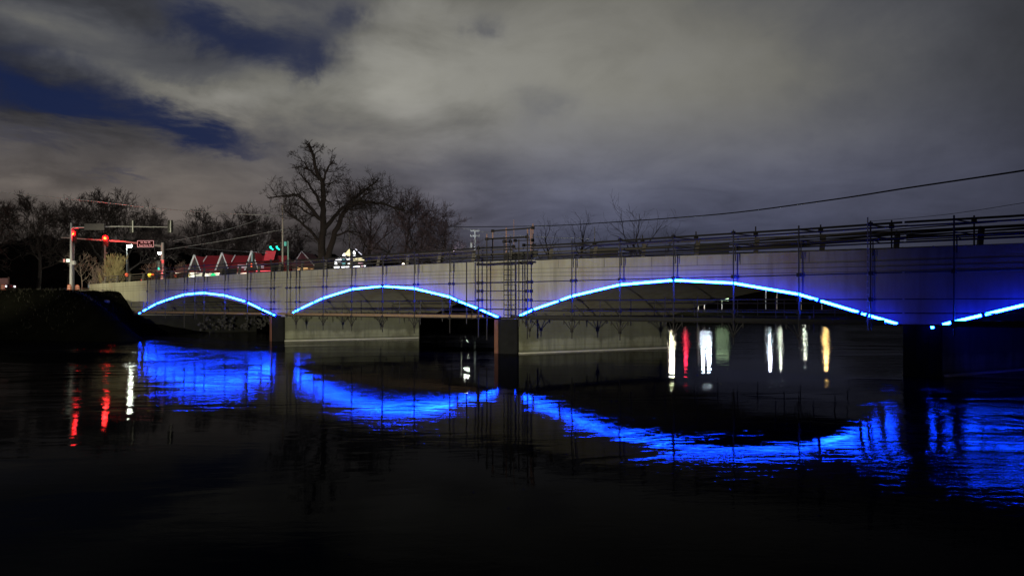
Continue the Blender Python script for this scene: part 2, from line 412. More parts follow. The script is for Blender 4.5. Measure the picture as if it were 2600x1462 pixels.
# ------------------------------------------------------------------ the bridge
bridge = empty('arch_bridge', B(0, 6, 0), 'long pale concrete bridge of low arches crossing the dark river', 'bridge')
ARCH = [(-49.8, -25.0, 2.02, 2.02, 3.88), (-22.8, -1.1, 2.03, 2.20, 4.34), (0.31, 21.2, 2.20, 2.18, 4.27), (22.6, 43.8, 2.18, 2.18, 4.3)]
def zbot(s):
    for a, b, za, zb, zc in ARCH:
        if a <= s <= b:
            f = (s - a) / (b - a); base = lerp(za, zb, f); q = abs(2 * f - 1)
            return base + (zc - base) * (1 - q ** 1.75)
    if s < ARCH[0][0]: return 1.9
    return 2.03 if s < -20 else (2.2 if s < 5 else 2.18)
ss = set()
s = -62.0
while s <= 62: ss.add(round(s, 3)); s += 0.6
for a in ARCH: ss |= {a[0], a[1], a[0] + 0.15, a[1] - 0.15}
ss = sorted(ss)
def strip(fa, fb):
    mb = MB()
    for s in ss: mb.v += [tuple(fa(s)), tuple(fb(s))]
    for i in range(len(ss) - 1): a = 2 * i; mb.f.append((a, a + 2, a + 3, a + 1))
    return mb
def sk(s, t, z): return B(s + SK * t / TW, t, z)
strip(lambda s: B(s, 0, zbot(s)), lambda s: B(s, 0, ztop(s))).build('spandrel_wall', CONC, bridge)
strip(lambda s: sk(s, TW, zbot(s)), lambda s: sk(s, TW, ztop(s))).build('spandrel_wall', CONC, bridge)
m = MB()   # vault: soffit strips running with the skew
for k in range(8):
    q = strip(lambda s: sk(s, TW * k / 8, zbot(s)), lambda s: sk(s, TW * (k + 1) / 8, zbot(s)))
    o = len(m.v); m.v += q.v; m.f += [tuple(i + o for i in f) for f in q.f]
m.build('vault', CONC, bridge)
m = strip(lambda s: B(s, 0.38, ztop(s) - 0.30), lambda s: sk(s, TW - 0.38, ztop(s) - 0.30)); m.build('deck', ASPH, bridge)
for t0, t1 in ((0.0, 0.38), (TW - 0.38, TW)):
    m = strip(lambda s: sk(s, t0, ztop(s)), lambda s: sk(s, t1, ztop(s)))
    q = strip(lambda s: sk(s, t1 if t0 == 0 else t0, ztop(s)), lambda s: sk(s, t1 if t0 == 0 else t0, ztop(s) - 0.3))
    o = len(m.v); m.v += q.v; m.f += [tuple(i + o for i in f) for f in q.f]
    m.build('parapet_top', CONC, bridge)
for dz in (0.52, 0.76, 0.98):      # formwork lines along the face
    mb = MB()
    for i in range(len(ss) - 1):
        a, b = ss[i], ss[i + 1]
        if min(ztop(a) - dz - zbot(a), ztop(b) - dz - zbot(b)) < 0.1: continue
        mb.hexa([B(a, -0.012, ztop(a) - dz - 0.012), B(b, -0.012, ztop(b) - dz - 0.012), B(b, 0.05, ztop(b) - dz - 0.012), B(a, 0.05, ztop(a) - dz - 0.012),
                 B(a, -0.012, ztop(a) - dz + 0.012), B(b, -0.012, ztop(b) - dz + 0.012), B(b, 0.05, ztop(b) - dz + 0.012), B(a, 0.05, ztop(a) - dz + 0.012)])
    mb.build('joint_line', JOINT, bridge)
random.seed(3); s = -58
while s < 30:
    mb = MB(); mb.beam(B(s, -0.002, ztop(s) - 0.02), B(s, -0.002, ztop(s) - 0.52), 0.02, 0.02); mb.build('expansion_joint', JOINT, bridge); s += random.uniform(2.2, 3.4)
LW = hypot(SK, TW)
def pier(s0, s1, rust=True):
    ft = MB(); top = 2.2
    nose = [B(s0, 0.3, 0), B((s0 + s1) / 2, 0.28, 0), B(s1, 0.3, 0)]
    tail = [sk(s1, TW - 0.1, 0), sk((s0 + s1) / 2, TW + 0.35, 0), sk(s0, TW - 0.1, 0)]
    poly = nose + tail
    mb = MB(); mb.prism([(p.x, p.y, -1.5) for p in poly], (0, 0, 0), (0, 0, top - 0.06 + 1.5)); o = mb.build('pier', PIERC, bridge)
    c = sum((Vector((p.x, p.y, 0)) for p in poly), Vector()) / 6
    fp = []
    for p in poly: d = Vector((p.x, p.y, 0)) - c; d = d * (1 + 0.10 / d.length * 1.2); q = c + d; fp.append((q.x, q.y, -1.5))
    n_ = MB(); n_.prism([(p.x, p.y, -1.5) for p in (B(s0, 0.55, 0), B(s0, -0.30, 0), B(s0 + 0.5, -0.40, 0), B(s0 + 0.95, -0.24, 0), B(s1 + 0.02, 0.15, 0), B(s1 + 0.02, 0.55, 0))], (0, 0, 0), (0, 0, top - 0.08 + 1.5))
    cw_ = n_.build('cutwater', mat('black_stone', (0.012, 0.012, 0.013), 0.9, 0, 0.5, 2, spec=0.1), o)  # whole nose near black
    if rust: n_ = MB(); a_, b_ = B(s0 - 0.01, -0.335, 0), B(s0 + 0.30, -0.395, 0); n_.beam((a_.x, a_.y, 1.0), (b_.x, b_.y, 1.0), 0.05, 2.16); n_.build('sheet_facing', mat('rusty_sheet', (0.20, 0.085, 0.055), 0.85, 0.1, 0.6, 2.5), cw_)
    # ledge of the footing just proud of the water along both flanks
    for sa in (s0, s1):
        sg = -1 if sa == s0 else 1
        a = sk(sa + sg * 0.10, 0.2, 0.02); b = sk(sa + sg * 0.10, TW - 0.2, 0.02)
        ft.beam(a, b, 0.22, 0.12)
    ft.build('footing', mat('worn_ledge', (0.5, 0.48, 0.4), 0.8, 0, 0.3, 2), o)
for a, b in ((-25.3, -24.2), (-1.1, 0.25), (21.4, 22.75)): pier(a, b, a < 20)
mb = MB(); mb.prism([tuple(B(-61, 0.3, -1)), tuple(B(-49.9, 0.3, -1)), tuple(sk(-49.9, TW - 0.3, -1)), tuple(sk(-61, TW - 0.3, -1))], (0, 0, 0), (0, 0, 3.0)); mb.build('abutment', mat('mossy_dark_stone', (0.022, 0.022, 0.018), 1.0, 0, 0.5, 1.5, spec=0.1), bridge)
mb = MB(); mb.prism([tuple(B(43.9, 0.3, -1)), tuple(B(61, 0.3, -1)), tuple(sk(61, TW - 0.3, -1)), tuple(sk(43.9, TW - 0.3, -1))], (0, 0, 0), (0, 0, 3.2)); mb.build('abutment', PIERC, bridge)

# railing along the near parapet: posts every ten feet, three rails
def railing(t, label, posts):
    r = empty('bridge_railing', B(-20, t, 5.7), label, 'railing', 'railings along the bridge')
    for dz, rr in ((0.26, 0.035), (0.47, 0.04), (0.74, 0.05)):
        pts = []; s = -58.3
        while s < 47: pts.append(sk(s, t, ztop(s) + dz)); s += 3.05
        MB().tube(pts, rr, 6).build('rail', RAILM, r)
    s = -58.3; k = 0
    while s < 47:
        z = ztop(s) - 0.02; a, b = sk(s, t - 0.02, z), sk(s, t + 0.10, z + 0.8)
        MB().beam(a, b, 0.20, 0.12).build('post', RAILM, r); s += 3.05
    return r
RAILM = mat('railing_paint', (0.085, 0.072, 0.06), 0.7, 0, 0.3, 4)
railing(0.16, 'brown metal railing along the near parapet, behind the scaffold tubes', True)
railing(TW - 0.2, 'brown metal railing along the far parapet of the bridge', True)
# ground-down end of the railing at the wing wall
gr = empty('ramp_rail', B(-60, 0.2, 5.4), 'curved pale rail end sloping down beside the lit shrub', 'rail')
MB().tube([P(262, 722, 80), P(270, 716, 80), P(285, 709, 80.2), P(303, 707, 80.3)], 0.06, 6).build('rail', RAILM, gr)
MB().tube([P(275, 722, 80), P(285, 716, 80), P(295, 713.5, 80.2), P(303, 713, 80.3)], 0.05, 6).build('rail', RAILM, gr)

# dark panels fixed behind the railing
def panel(px0, px1, z0, z1, label):
    a, b = S(px0, 0.4), S(px1, 0.4); mb = MB()
    mb.hexa([B(a, 0.30, ztop(a) + z0), B(b, 0.30, ztop(b) + z0), B(b, 0.34, ztop(b) + z0), B(a, 0.34, ztop(a) + z0),
             B(a, 0.34, ztop(a) + z1), B(b, 0.34, ztop(b) + z1), B(b, 0.38, ztop(b) + z1), B(a, 0.38, ztop(a) + z1)])
    tag(mb.build('plywood_panel', TARP), label, 'panel', 'dark panels leaning on the bridge railing')
panel(560, 603, 0.02, 0.62, 'dark panel on the railing in front of the white shop, left of its brick-pink wall')
panel(690, 722, 0.02, 0.66, 'dark panel on the railing just left of the tall pale pole')
panel(800, 843, 0.02, 0.55, 'dark panel on the railing left of the brightly lit glass front')
panel(1499, 1570, 0.02, 0.60, 'black panel on the railing above the rising left part of the widest arch')
panel(1764, 1852, 0.02, 0.62, 'long black panel on the railing right of the widest arch crown')

# ------------------------------------------------------------------ scaffolds
TS = -0.9
def coupler(mb, c, r=0.085): mb.box(tuple(c), (r * 2, r * 2, r * 2.2), 0.66)
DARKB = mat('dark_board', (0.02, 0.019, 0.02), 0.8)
def scaffold(label, px_main, pxr, opts):
    PLK = opts.get('plank', WOOD)
    s0, s1 = S(pxr[0], TS), S(pxr[1], TS); mid = (s0 + s1) / 2
    root = empty('tube_scaffold', B(mid, TS, 2.2), label, 'scaffold', 'tube scaffolds hung along the bridge face')
    top = opts.get('top', 6.52)
    low = opts.get('low', {})
    for px in px_main:
        s = S(px, TS); zb = low.get(px, 1.75)
        MB().tube([B(s, TS, zb), B(s, TS, opts.get('tops', {}).get(px, top + 0.15))], 0.034, 6).build('standard', STEEL, root)
        for z in (4.36, 3.24, 2.66, 2.16, top):
            if z == 4.36 or random.random() < 0.8:
                cm = MB(); coupler(cm, B(s, TS - 0.01, z), 0.075); cm.build('coupler', STEEL, root)
        if opts.get('dense'):
            inn = s + 0.55
            MB().tube([B(inn, 0.62, ztop(inn) - 0.2), B(inn, 0.62, top + 0.28 + random.uniform(-0.1, 0.15))], 0.034, 5).build('standard', STEEL, root)
            for z in (top - 0.06, 5.92): MB().tube([B(s + 0.05, TS - 0.15, z), B(inn, 0.85, z + 0.02)], 0.028, 5).build('transom', STEEL, root)
            cm = MB(); coupler(cm, B(inn, 0.62, top), 0.08); cm.build('coupler', STEEL, root)
        # hook-over bracket: tube bent over the parapet
        MB().tube([B(s + 0.10, TS, 5.1), B(s + 0.10, TS, ztop(s) + 0.33), B(s + 0.10, -0.1, ztop(s) + 0.33), B(s + 0.10, 0.55, ztop(s) + 0.30)], 0.028, 5).build('bracket_tube', STEEL, root)
    led = opts.get('ledgers', [(top, 0, 1, 0.052), (6.30, 0, 1, 0.036), (4.36, 0, 1, 0.030), (3.24, 0, 1, 0.026), (2.66, 0, 1, 0.026), (2.16, 0, 1, 0.040)])
    for z, f0, f1, r in led:
        a, b = lerp(s0, s1, f0), lerp(s0, s1, f1)
        n = 5; pts = [B(lerp(a, b, i / n), TS + 0.055, z - (0.03 * sin(pi * ((i * 2) % n) / n) if z > 6 else 0)) for i in range(n + 1)]
        MB().tube(pts, r, 6).build('ledger', STEEL, root)
    # second row of guard rails just inside
    for z, t in ((5.98, -0.45), (5.78, -0.45)):
        MB().tube([B(s0, t, z - 0.04), B(s1, t, z + 0.0)], 0.030, 6).build('guard_rail', STEEL, root)
    for z, t, rr_ in () if not opts.get('dense') else ((top - 0.03, 0.58, 0.038), (6.16, 0.58, 0.03), (5.86, 0.05, 0.034)):
        MB().tube([B(s0, t, z), B((s0 + s1) / 2, t, z - 0.03), B(s1, t, z + 0.02)], rr_, 5).build('guard_rail', STEEL, root)
    if opts.get('dense'): mb = MB(); mb.beam(B(s0, -0.42, 5.66), B(s1, -0.42, 5.66), 0.22, 0.05); mb.build('walk_board', DARKB, root)
    # working platform under the arch
    if opts.get('deck', True):
        d0, d1 = opts.get('dk', (s0, s1))
        for j in range(4):
            t = TS + 0.14 + j * 0.27
            mb = MB(); n = max(2, int((d1 - d0) / 3.9))
            for i in range(n):
                a, b = lerp(d0, d1, i / n) + 0.01, lerp(d0, d1, (i + 1) / n) - 0.01; z = 2.215 + random.uniform(0, 0.012)
                mb.beam(B(a, t, z), B(b, t, z), 0.24, 0.045)
            mb.build('plank_row', PLK, root)
        mb = MB(); mb.beam(B(d0, TS + 0.02, 2.31), B(d1, TS + 0.02, 2.31), 0.035, 0.13); mb.build('toe_board', PLK, root)
        # inner row standing below the vault
        for t in (1.6,):
            for z, r in ((3.28, 0.028), (2.75, 0.026), (2.12, 0.034)):
                a, b = d0 + (3.5 if z > 3 else 2.0), d1 - (3.5 if z > 3 else 2.0)
                MB().tube([B(a, t, z), B(b, t, z)], r, 5).build('ledger', STEEL, root)
            n = 8
            for i in range(n):
                s = lerp(d0 + 2.2, d1 - 2.2, (i + 0.35) / n) + random.uniform(-0.15, 0.15); zt = min(3.42, zbot(s) - 0.3) + random.uniform(-0.1, 0.12)
                MB().tube([B(s, t, 1.75 + random.uniform(-0.2, 0.1)), B(s, t, zt)], 0.028, 5).build('standard', STEEL, root)
        for t in (6.0, 11.0):
            for z in (2.2, 3.1):
                MB().tube([sk(d0 + 3, t, z), sk(d1 - 3, t, z)], 0.035, 5).build('ledger', STEEL, root)
            for i in range(6):
                s = lerp(d0 + 3.5, d1 - 3.5, i / 5); MB().tube([sk(s, t, 1.9), sk(s, t, 3.35)], 0.03, 5).build('standard', STEEL, root)
            mb = MB(); mb.beam(sk(d0 + 2.5, t + 0.3, 2.28), sk(d1 - 2.5, t + 0.3, 2.28), 0.6, 0.05); mb.build('plank_row', PLK, root)
    # hanging V frames below the platform
    for px in opts.get('vees', []):
        s = S(px, TS); mb = MB(); c = B(s, TS, 1.52)
        for d, z in ((-0.46, 2.10), (0.36, 2.10), (-0.20, 2.08), (0.15, 2.08)): mb.tube([B(s + d * 1.25, TS + 0.05, z), c], 0.024, 5)
        for d in (-0.46, 0.36): mb.tube([B(s + d * 1.25, TS + 0.05, 2.5), B(s + d * 1.25, TS + 0.05, 1.9)], 0.03, 5)
        mb.tube([B(s, TS, 1.56), B(s, TS, 1.10)], 0.03, 5); coupler(mb, c, 0.06)
        mb.build('vee_frame', STEEL, root)
    return root
random.seed(11)
a = scaffold('tube scaffold over the smallest arch, next to the left bank', [374.5, 396, 420, 467.7, 494.6, 518, 571, 628, 688], (372, 706),
         {'low': {374.5: 2.9, 396: 3.3, 420: 1.7, 467.7: 0.9, 494.6: 1.7, 518: 1.15, 571: 1.4, 628: 1.8, 688: 2.1}, 'dk': (-48.6, -25.6),
          'ledgers': [(6.6, 0.0, 1, 0.042), (6.32, 0.55, 1, 0.03), (4.42, 0.12, 1, 0.028), (3.27, 0.7, 1, 0.026), (2.66, 0.8, 1, 0.026), (2.12, 0, 1, 0.036)], 'top': 6.6})
def frame_loop(root, pts, r=0.03): MB().tube(pts, r, 5).build('frame_tube', STEEL, root)
frame_loop(a, [B(-49.3, TS, 2.9), B(-49.3, TS, 3.25), B(-46.6, TS, 3.3), B(-46.6, TS, 2.8), B(-49.3, TS, 2.78)])
for i in range(5):
    s = -43 + i * 3.6
    frame_loop(a, [B(s, 1.2, 3.26), B(s + 1.1, 1.2, 3.27), B(s + 1.1, 1.2, 3.02), B(s - 0.5, 1.2, 3.0)], 0.028)
scaffold('tube scaffold over the middle-left arch, right of the smallest arch', [728.5, 752, 820.6, 893, 971, 1052, 1142], (722, 1205),
         {'vees': [752, 820.6, 893, 971, 1052], 'dk': (-23.4, -1.6), 'low': {728.5: 2.0, 752: 1.3, 1142: 1.2}, 'top': 6.54})
scaffold('tube scaffold over the widest arch, right of the ladder', [1452, 1574, 1710, 1862, 2028, 2210], (1348, 2290),
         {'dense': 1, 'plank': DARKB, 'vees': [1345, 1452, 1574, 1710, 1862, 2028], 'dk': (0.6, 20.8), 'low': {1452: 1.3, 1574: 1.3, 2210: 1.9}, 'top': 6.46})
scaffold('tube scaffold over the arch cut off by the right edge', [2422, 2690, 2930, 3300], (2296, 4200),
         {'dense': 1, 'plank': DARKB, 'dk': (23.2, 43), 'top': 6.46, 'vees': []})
# paler double pole at px 2210
tagp = empty('measuring_pole', B(S(2203, -1.1), -1.1, 2.0), 'pale weathered upright pole right of the widest arch, taller than the rails', 'pole')
PM_ = mat('weathered_tube', (0.16, 0.15, 0.16), 0.7)
MB().tube([B(S(2203, -1.1), -1.1, 1.9), B(S(2203, -1.1), -1.1, 6.75)], 0.024, 6).build('tube', PM_, tagp)
mb = MB()
for i in range(16): mb.tube([B(S(2203, -1.1), -1.1, 2.3 + i * 0.28), B(S(2203, -1.1), -1.1, 2.35 + i * 0.28)], 0.034, 6)
mb.build('collar', mat('pale_collar', (0.35, 0.33, 0.33), 0.7), tagp)
# extra short boxes / planks stored on top right
random.seed(21)
lp = empty('tube_bundle', B(14, 0.6, 6.0), 'loose bundle of spare tubes lying on the rails at upper right', 'tubes')
for i in range(5):
    a = 13 + random.uniform(-2, 2); z = 6.0 + random.uniform(-0.25, 0.25)
    MB().tube([B(a, 0.5 + i * 0.08, z), B(a + 13, 0.5 + i * 0.08, z + 0.15 + random.uniform(-0.05, 0.25))], 0.028, 5).build('tube', STEEL, lp)

# access tower above the pier with its ladder
tw = empty('access_tower', B(S(1280, TS), TS, 1.2), 'tall scaffold access tower over the middle pier, higher than the rest', 'scaffold tower')
for px, t, zb, zt in ((1214.5, -0.9, 1.0, 6.7), (1236, -0.9, 0.85, 7.1), (1317.4, -0.9, 1.7, 6.9), (1339, -0.9, 1.0, 7.2), (1214.5, -2.0, 2.2, 5.6), (1339, -2.0, 2.2, 5.6)):
    s = S(px, TS); MB().tube([B(s, t, zb), B(s, t, zt)], 0.040, 6).build('standard', STEEL, tw)
for px, zb, zt, m_ in ((1251, 5.4, 7.75, RUST), (1285.4, 5.4, 7.85, RUST), (1304.7, 5.4, 8.3, RUST), (1353, 5.3, 7.95, RUST), (1348, 5.3, 7.7, RUST), (1236, 6.6, 7.55, RUST), (1317.4, 5.8, 7.0, RUST), (1339.5, 6.6, 7.65, RUST)):
    s = S(px, 0.5); MB().tube([B(s, 0.5, zb), B(s, 0.5, zt)], 0.045 if px not in (1304.7,) else 0.02, 6).build('standard', m_, tw)
def trail(pa, pb, t, r=0.045, nm='ledger'):
    a = B(S(pa[0], t), t, Zof(pa[0], pa[1], t)); b = B(S(pb[0], t), t, Zof(pb[0], pb[1], t))
    m_ = MB().tube([a, b], r, 6); coupler(m_, a, 0.08); coupler(m_, b, 0.08); m_.build(nm, STEEL, tw)
for pa, pb, t, r in (((1251, 586.5), (1353, 579), 0.5, .05), ((1236, 607), (1338, 602), 0.5, .06), ((1214, 630), (1304, 626), 0.3, .055), ((1214, 649), (1318, 645), 0.3, .045),
                     ((1280, 613.5), (1296, 613.5), 0.3, .05), ((1308, 611), (1352, 610), 0.5, .03), ((1214, 671), (1340, 668), TS, .06), ((1214, 718), (1340, 716), TS, .05),
                     ((1214, 739), (1339, 739), TS, .03), ((1214, 762), (1339, 762), TS, .03), ((1214, 785), (1339, 785), TS, .035), ((1214, 806), (1339, 808), TS, .045),
                     ((1214, 655), (1350, 650), 0.1, .05), ((1225, 661), (1345, 657), 0.1, .05), ((1330, 622.5), (1356, 622.5), 0.4, .05)): trail(pa, pb, t, r)
s0_, s1_ = S(1216, TS), S(1341, TS)
mb = MB(); mb.beam(B(s0_, -0.55, Zof(1280, 669, TS)), B(s1_, -0.55, Zof(1280, 667, TS)), 0.75, 0.10); mb.build('platform', DARKB, tw)
mb = MB(); mb.beam(B(s0_ + 1, 0.4, 6.05), B(s1_ - 0.3, 0.4, 6.1), 0.05, 0.42); mb.build('guard_panel', TARP, tw)
for px in (1349, 1353):
    pass
mb = MB()
for i in range(7): mb.tube([B(S(1345, 0.5), 0.5, 6.2 + i * 0.23), B(S(1353, 0.5), 0.5, 6.2 + i * 0.23)], 0.016, 5)
mb.build('rung_frame', RUST, tw)
ld = empty('access_ladder', B(S(1288, -1.05), -1.05, 2.2), 'dark steel ladder standing against the middle pier, below the tower platform', 'ladder')
zt, zb = Zof(1288, 600, -1.05), Zof(1288, 806, -1.05)
for px in (1279.5, 1288, 1296.5):
    MB().tube([B(S(px, -1.05), -1.05, zb), B(S(px, -1.05), -1.05, zt if px != 1288 else 6.3)], 0.030 if px != 1288 else 0.022, 6).build('stile', STEEL, ld)
z = zb + 0.15
while z < zt:
    MB().tube([B(S(1279.5, -1.05), -1.05, z), B(S(1296.5, -1.05), -1.05, z)], 0.020, 5).build('rung', STEEL, ld); z += 0.3

# ------------------------------------------------------------------ blue light tubes following each arch
NE = [
 ('blue light tubes bent over the smallest, leftmost arch', [(352.8, 795.6), (375.6, 783), (397, 771), (420, 762.5), (443, 755), (467.7, 748), (494, 745), (519.4, 743.8), (571, 750), (624, 765.6), (664, 785), (692, 797.7), (699.6, 801.5)], {1, 2, 4, 9, 10, 11}),
 ('blue light tubes over the middle-left arch, left of the ladder', [(742, 795), (748, 791), (763, 783.6), (797, 767.6), (820, 757), (893, 734.5), (970, 726.4), (1052, 732.4), (1142, 753.7), (1162, 763.3), (1216.7, 784.7), (1250, 799), (1266, 806)], {1, 2, 3, 9, 10}),
 ('longest run of blue light tubes, over the widest arch right of the ladder', [(1307, 807), (1354, 786), (1420.5, 763), (1451, 752), (1573.7, 723), (1710, 711.4), (1862, 718.8), (2029, 747.3), (2080, 762.5), (2183, 793.6), (2202, 799.5), (2279, 822.4)], {1, 2, 5, 8, 9, 10}),
 ('rising blue light tubes at the right edge of the picture', [(2363, 831.5), (2375, 828.6), (2393, 824), (2418, 817.6), (2430, 815), (2496, 799.2), (2600, 774), (2760, 741), (3000, 713), (3300, 703), (3700, 720), (4300, 800)], {1, 3, 5}),
]
for label, pts, gaps in NE:
    t = -0.52
    W3 = [B(S(x, t), t, Zof(x, y, t)) for x, y in pts]
    r = empty('light_tube_run', W3[len(W3) // 2], label, 'lights', 'blue light tubes along the arches')
    for i in range(len(W3) - 1):
        a, b = W3[i], W3[i + 1]; d = (b - a).normalized(); g = 0.05
        if label.startswith('rising') and i == 1: continue
        L = (b - a).length
        a2 = a + d * (g * (1.2 if i in gaps else 0.0)); b2 = b - d * (g * (1.0 if (i + 1) in gaps else 0.0))
        # light rope: bright lens towards the river, wider blue back added for its halo and the wall glow
        nb = Vector((-NX, -NY, 0)); up = d.cross(nb).normalized(); nb = up.cross(d).normalized(); R_ = 0.064; Q_ = 0.050
        for nm, m_, lo in (('lens', NEON, 0), ('back', NEONB, 1)):
            mb = MB(); k = 6; ring = []
            for j in range(k + 1):
                an = pi * j / k + pi * lo; o_ = (up * cos(an) + nb * sin(an)) * R_
                ring.append(o_)
            if not lo: mb.quad(a2 - up * Q_ + nb * 0.006, b2 - up * Q_ + nb * 0.006, b2 + up * Q_ + nb * 0.006, a2 + up * Q_ + nb * 0.006)
            for j in range(k if lo else 0): mb.quad(a2 + ring[j], a2 + ring[j + 1], b2 + ring[j + 1], b2 + ring[j])
            if lo: mb.quad(a2 - up * R_, b2 - up * R_, b2 + up * R_, a2 + up * R_); mb.prism([tuple(a2 + (up * cos(2 * pi * j / 8) + nb * sin(2 * pi * j / 8)) * R_ * 0.9) for j in range(8)], (0, 0, 0), d * 0.01); mb.prism([tuple(b2 - d * 0.01 + (up * cos(2 * pi * j / 8) + nb * sin(2 * pi * j / 8)) * R_ * 0.9) for j in range(8)], (0, 0, 0), d * 0.01)
            if nm == 'lens': tb_ = mb.build('tube', m_, r)
            else: mb.build('tube_halo', m_, tb_)
    for i in sorted(gaps):
        if 0 < i < len(W3) - 1: cm = MB(); coupler(cm, W3[i] + Vector((0, 0.08, -0.02)), 0.05); cm.build('clip', STEEL, r)

# ------------------------------------------------------------------ bare trees
def grow(mb, p, d, L, r, depth, rnd, tw, kids=4, up=0.15, wig=0.22, sides=5, tmin=0.010):
    n = max(3, int(L / (0.9 if depth > 1 else 0.45))); n = min(n, 7)
    pts = [p]; rr = [r]; q = Vector(p); dd = Vector(d)
    for i in range(n):
        dd = (dd + Vector((rnd.gauss(0, wig), rnd.gauss(0, wig), rnd.gauss(0, wig) + up * 0.3))).normalized()
        q = q + dd * (L / n); pts.append(Vector(q)); rr.append(max(tmin, r * (1 - 0.75 * (i + 1) / n)))
    (mb if depth > 1 else tw).tube(pts, rr, sides if depth > 1 else 3, cap=False)
    if depth <= 0: return
    for k in range(kids):
        f = rnd.uniform(0.25, 1.0); i = min(n - 1, int(f * n)); a = pts[i].lerp(pts[i + 1], f * n - i)
        base = (pts[i + 1] - pts[i]).normalized()
        side = Vector((rnd.gauss(0, 1), rnd.gauss(0, 1), rnd.gauss(0, 0.8))); side = (side - base * side.dot(base))
        if side.length < 1e-3: continue
        side.normalize(); ang = rnd.uniform(0.45, 1.05)
        nd = (base * cos(ang) + side * sin(ang) + Vector((0, 0, up))).normalized()
        grow(mb, a, nd, L * rnd.uniform(0.42, 0.68), max(tmin, rr[i] * 0.6), depth - 1, rnd, tw, kids, up, wig, sides, tmin)
def make_tree(name, loc, height, label, seed, cat='tree', depth=4, kids=5, limbs=9, spread=0.9, trunk=0.30, up=0.15, tmin=0.014, bark=None, twigm=None, group='bare trees behind the bridge', trunkf=0.35, multi=1):
    rnd = random.Random(seed); root = empty(name, loc, label, cat, group)
    tb, tr, cr = MB(), MB(), MB(); loc = Vector(loc)
    for mm in range(multi):
        lean = Vector((rnd.gauss(0, 0.05 + 0.12 * (multi > 1)), rnd.gauss(0, 0.05), 1)).normalized()
        pts = [loc + Vector((0, 0, -0.3))]; q = Vector(loc); n = 8; rr = [height * 0.026 * trunk / 0.3 * 1.25]
        for i in range(n):
            lean = (lean + Vector((rnd.gauss(0, 0.06), rnd.gauss(0, 0.06), 0))).normalized(); q = q + lean * height * 0.8 / n; pts.append(Vector(q)); rr.append(height * 0.026 * trunk / 0.3 * (1 - 0.85 * (i + 1) / n))
        tb.tube(pts, rr, 8, cap=False)
        for k in range(limbs):
            f = trunkf + (1 - trunkf) * (k + rnd.random()) / limbs; i = min(n - 1, int(f * n)); a = pts[i].lerp(pts[i + 1], f * n - i)
            az = k * 2.4 + rnd.uniform(-0.5, 0.5); el = lerp(0.35, 1.1, f) + rnd.uniform(-0.2, 0.2)
            d = Vector((cos(az) * cos(el), sin(az) * cos(el), sin(el)))
            grow(tr, a, d, height * lerp(0.42, 0.24, f) * spread, rr[i] * 0.55, depth - 1, rnd, cr, kids, up, 0.17, 5, tmin)
    tb.build('trunk', bark or BARK, root, True); tr.build('branches', bark or BARK, root, True); cr.build('crown', twigm or TWIG, root)
    return root

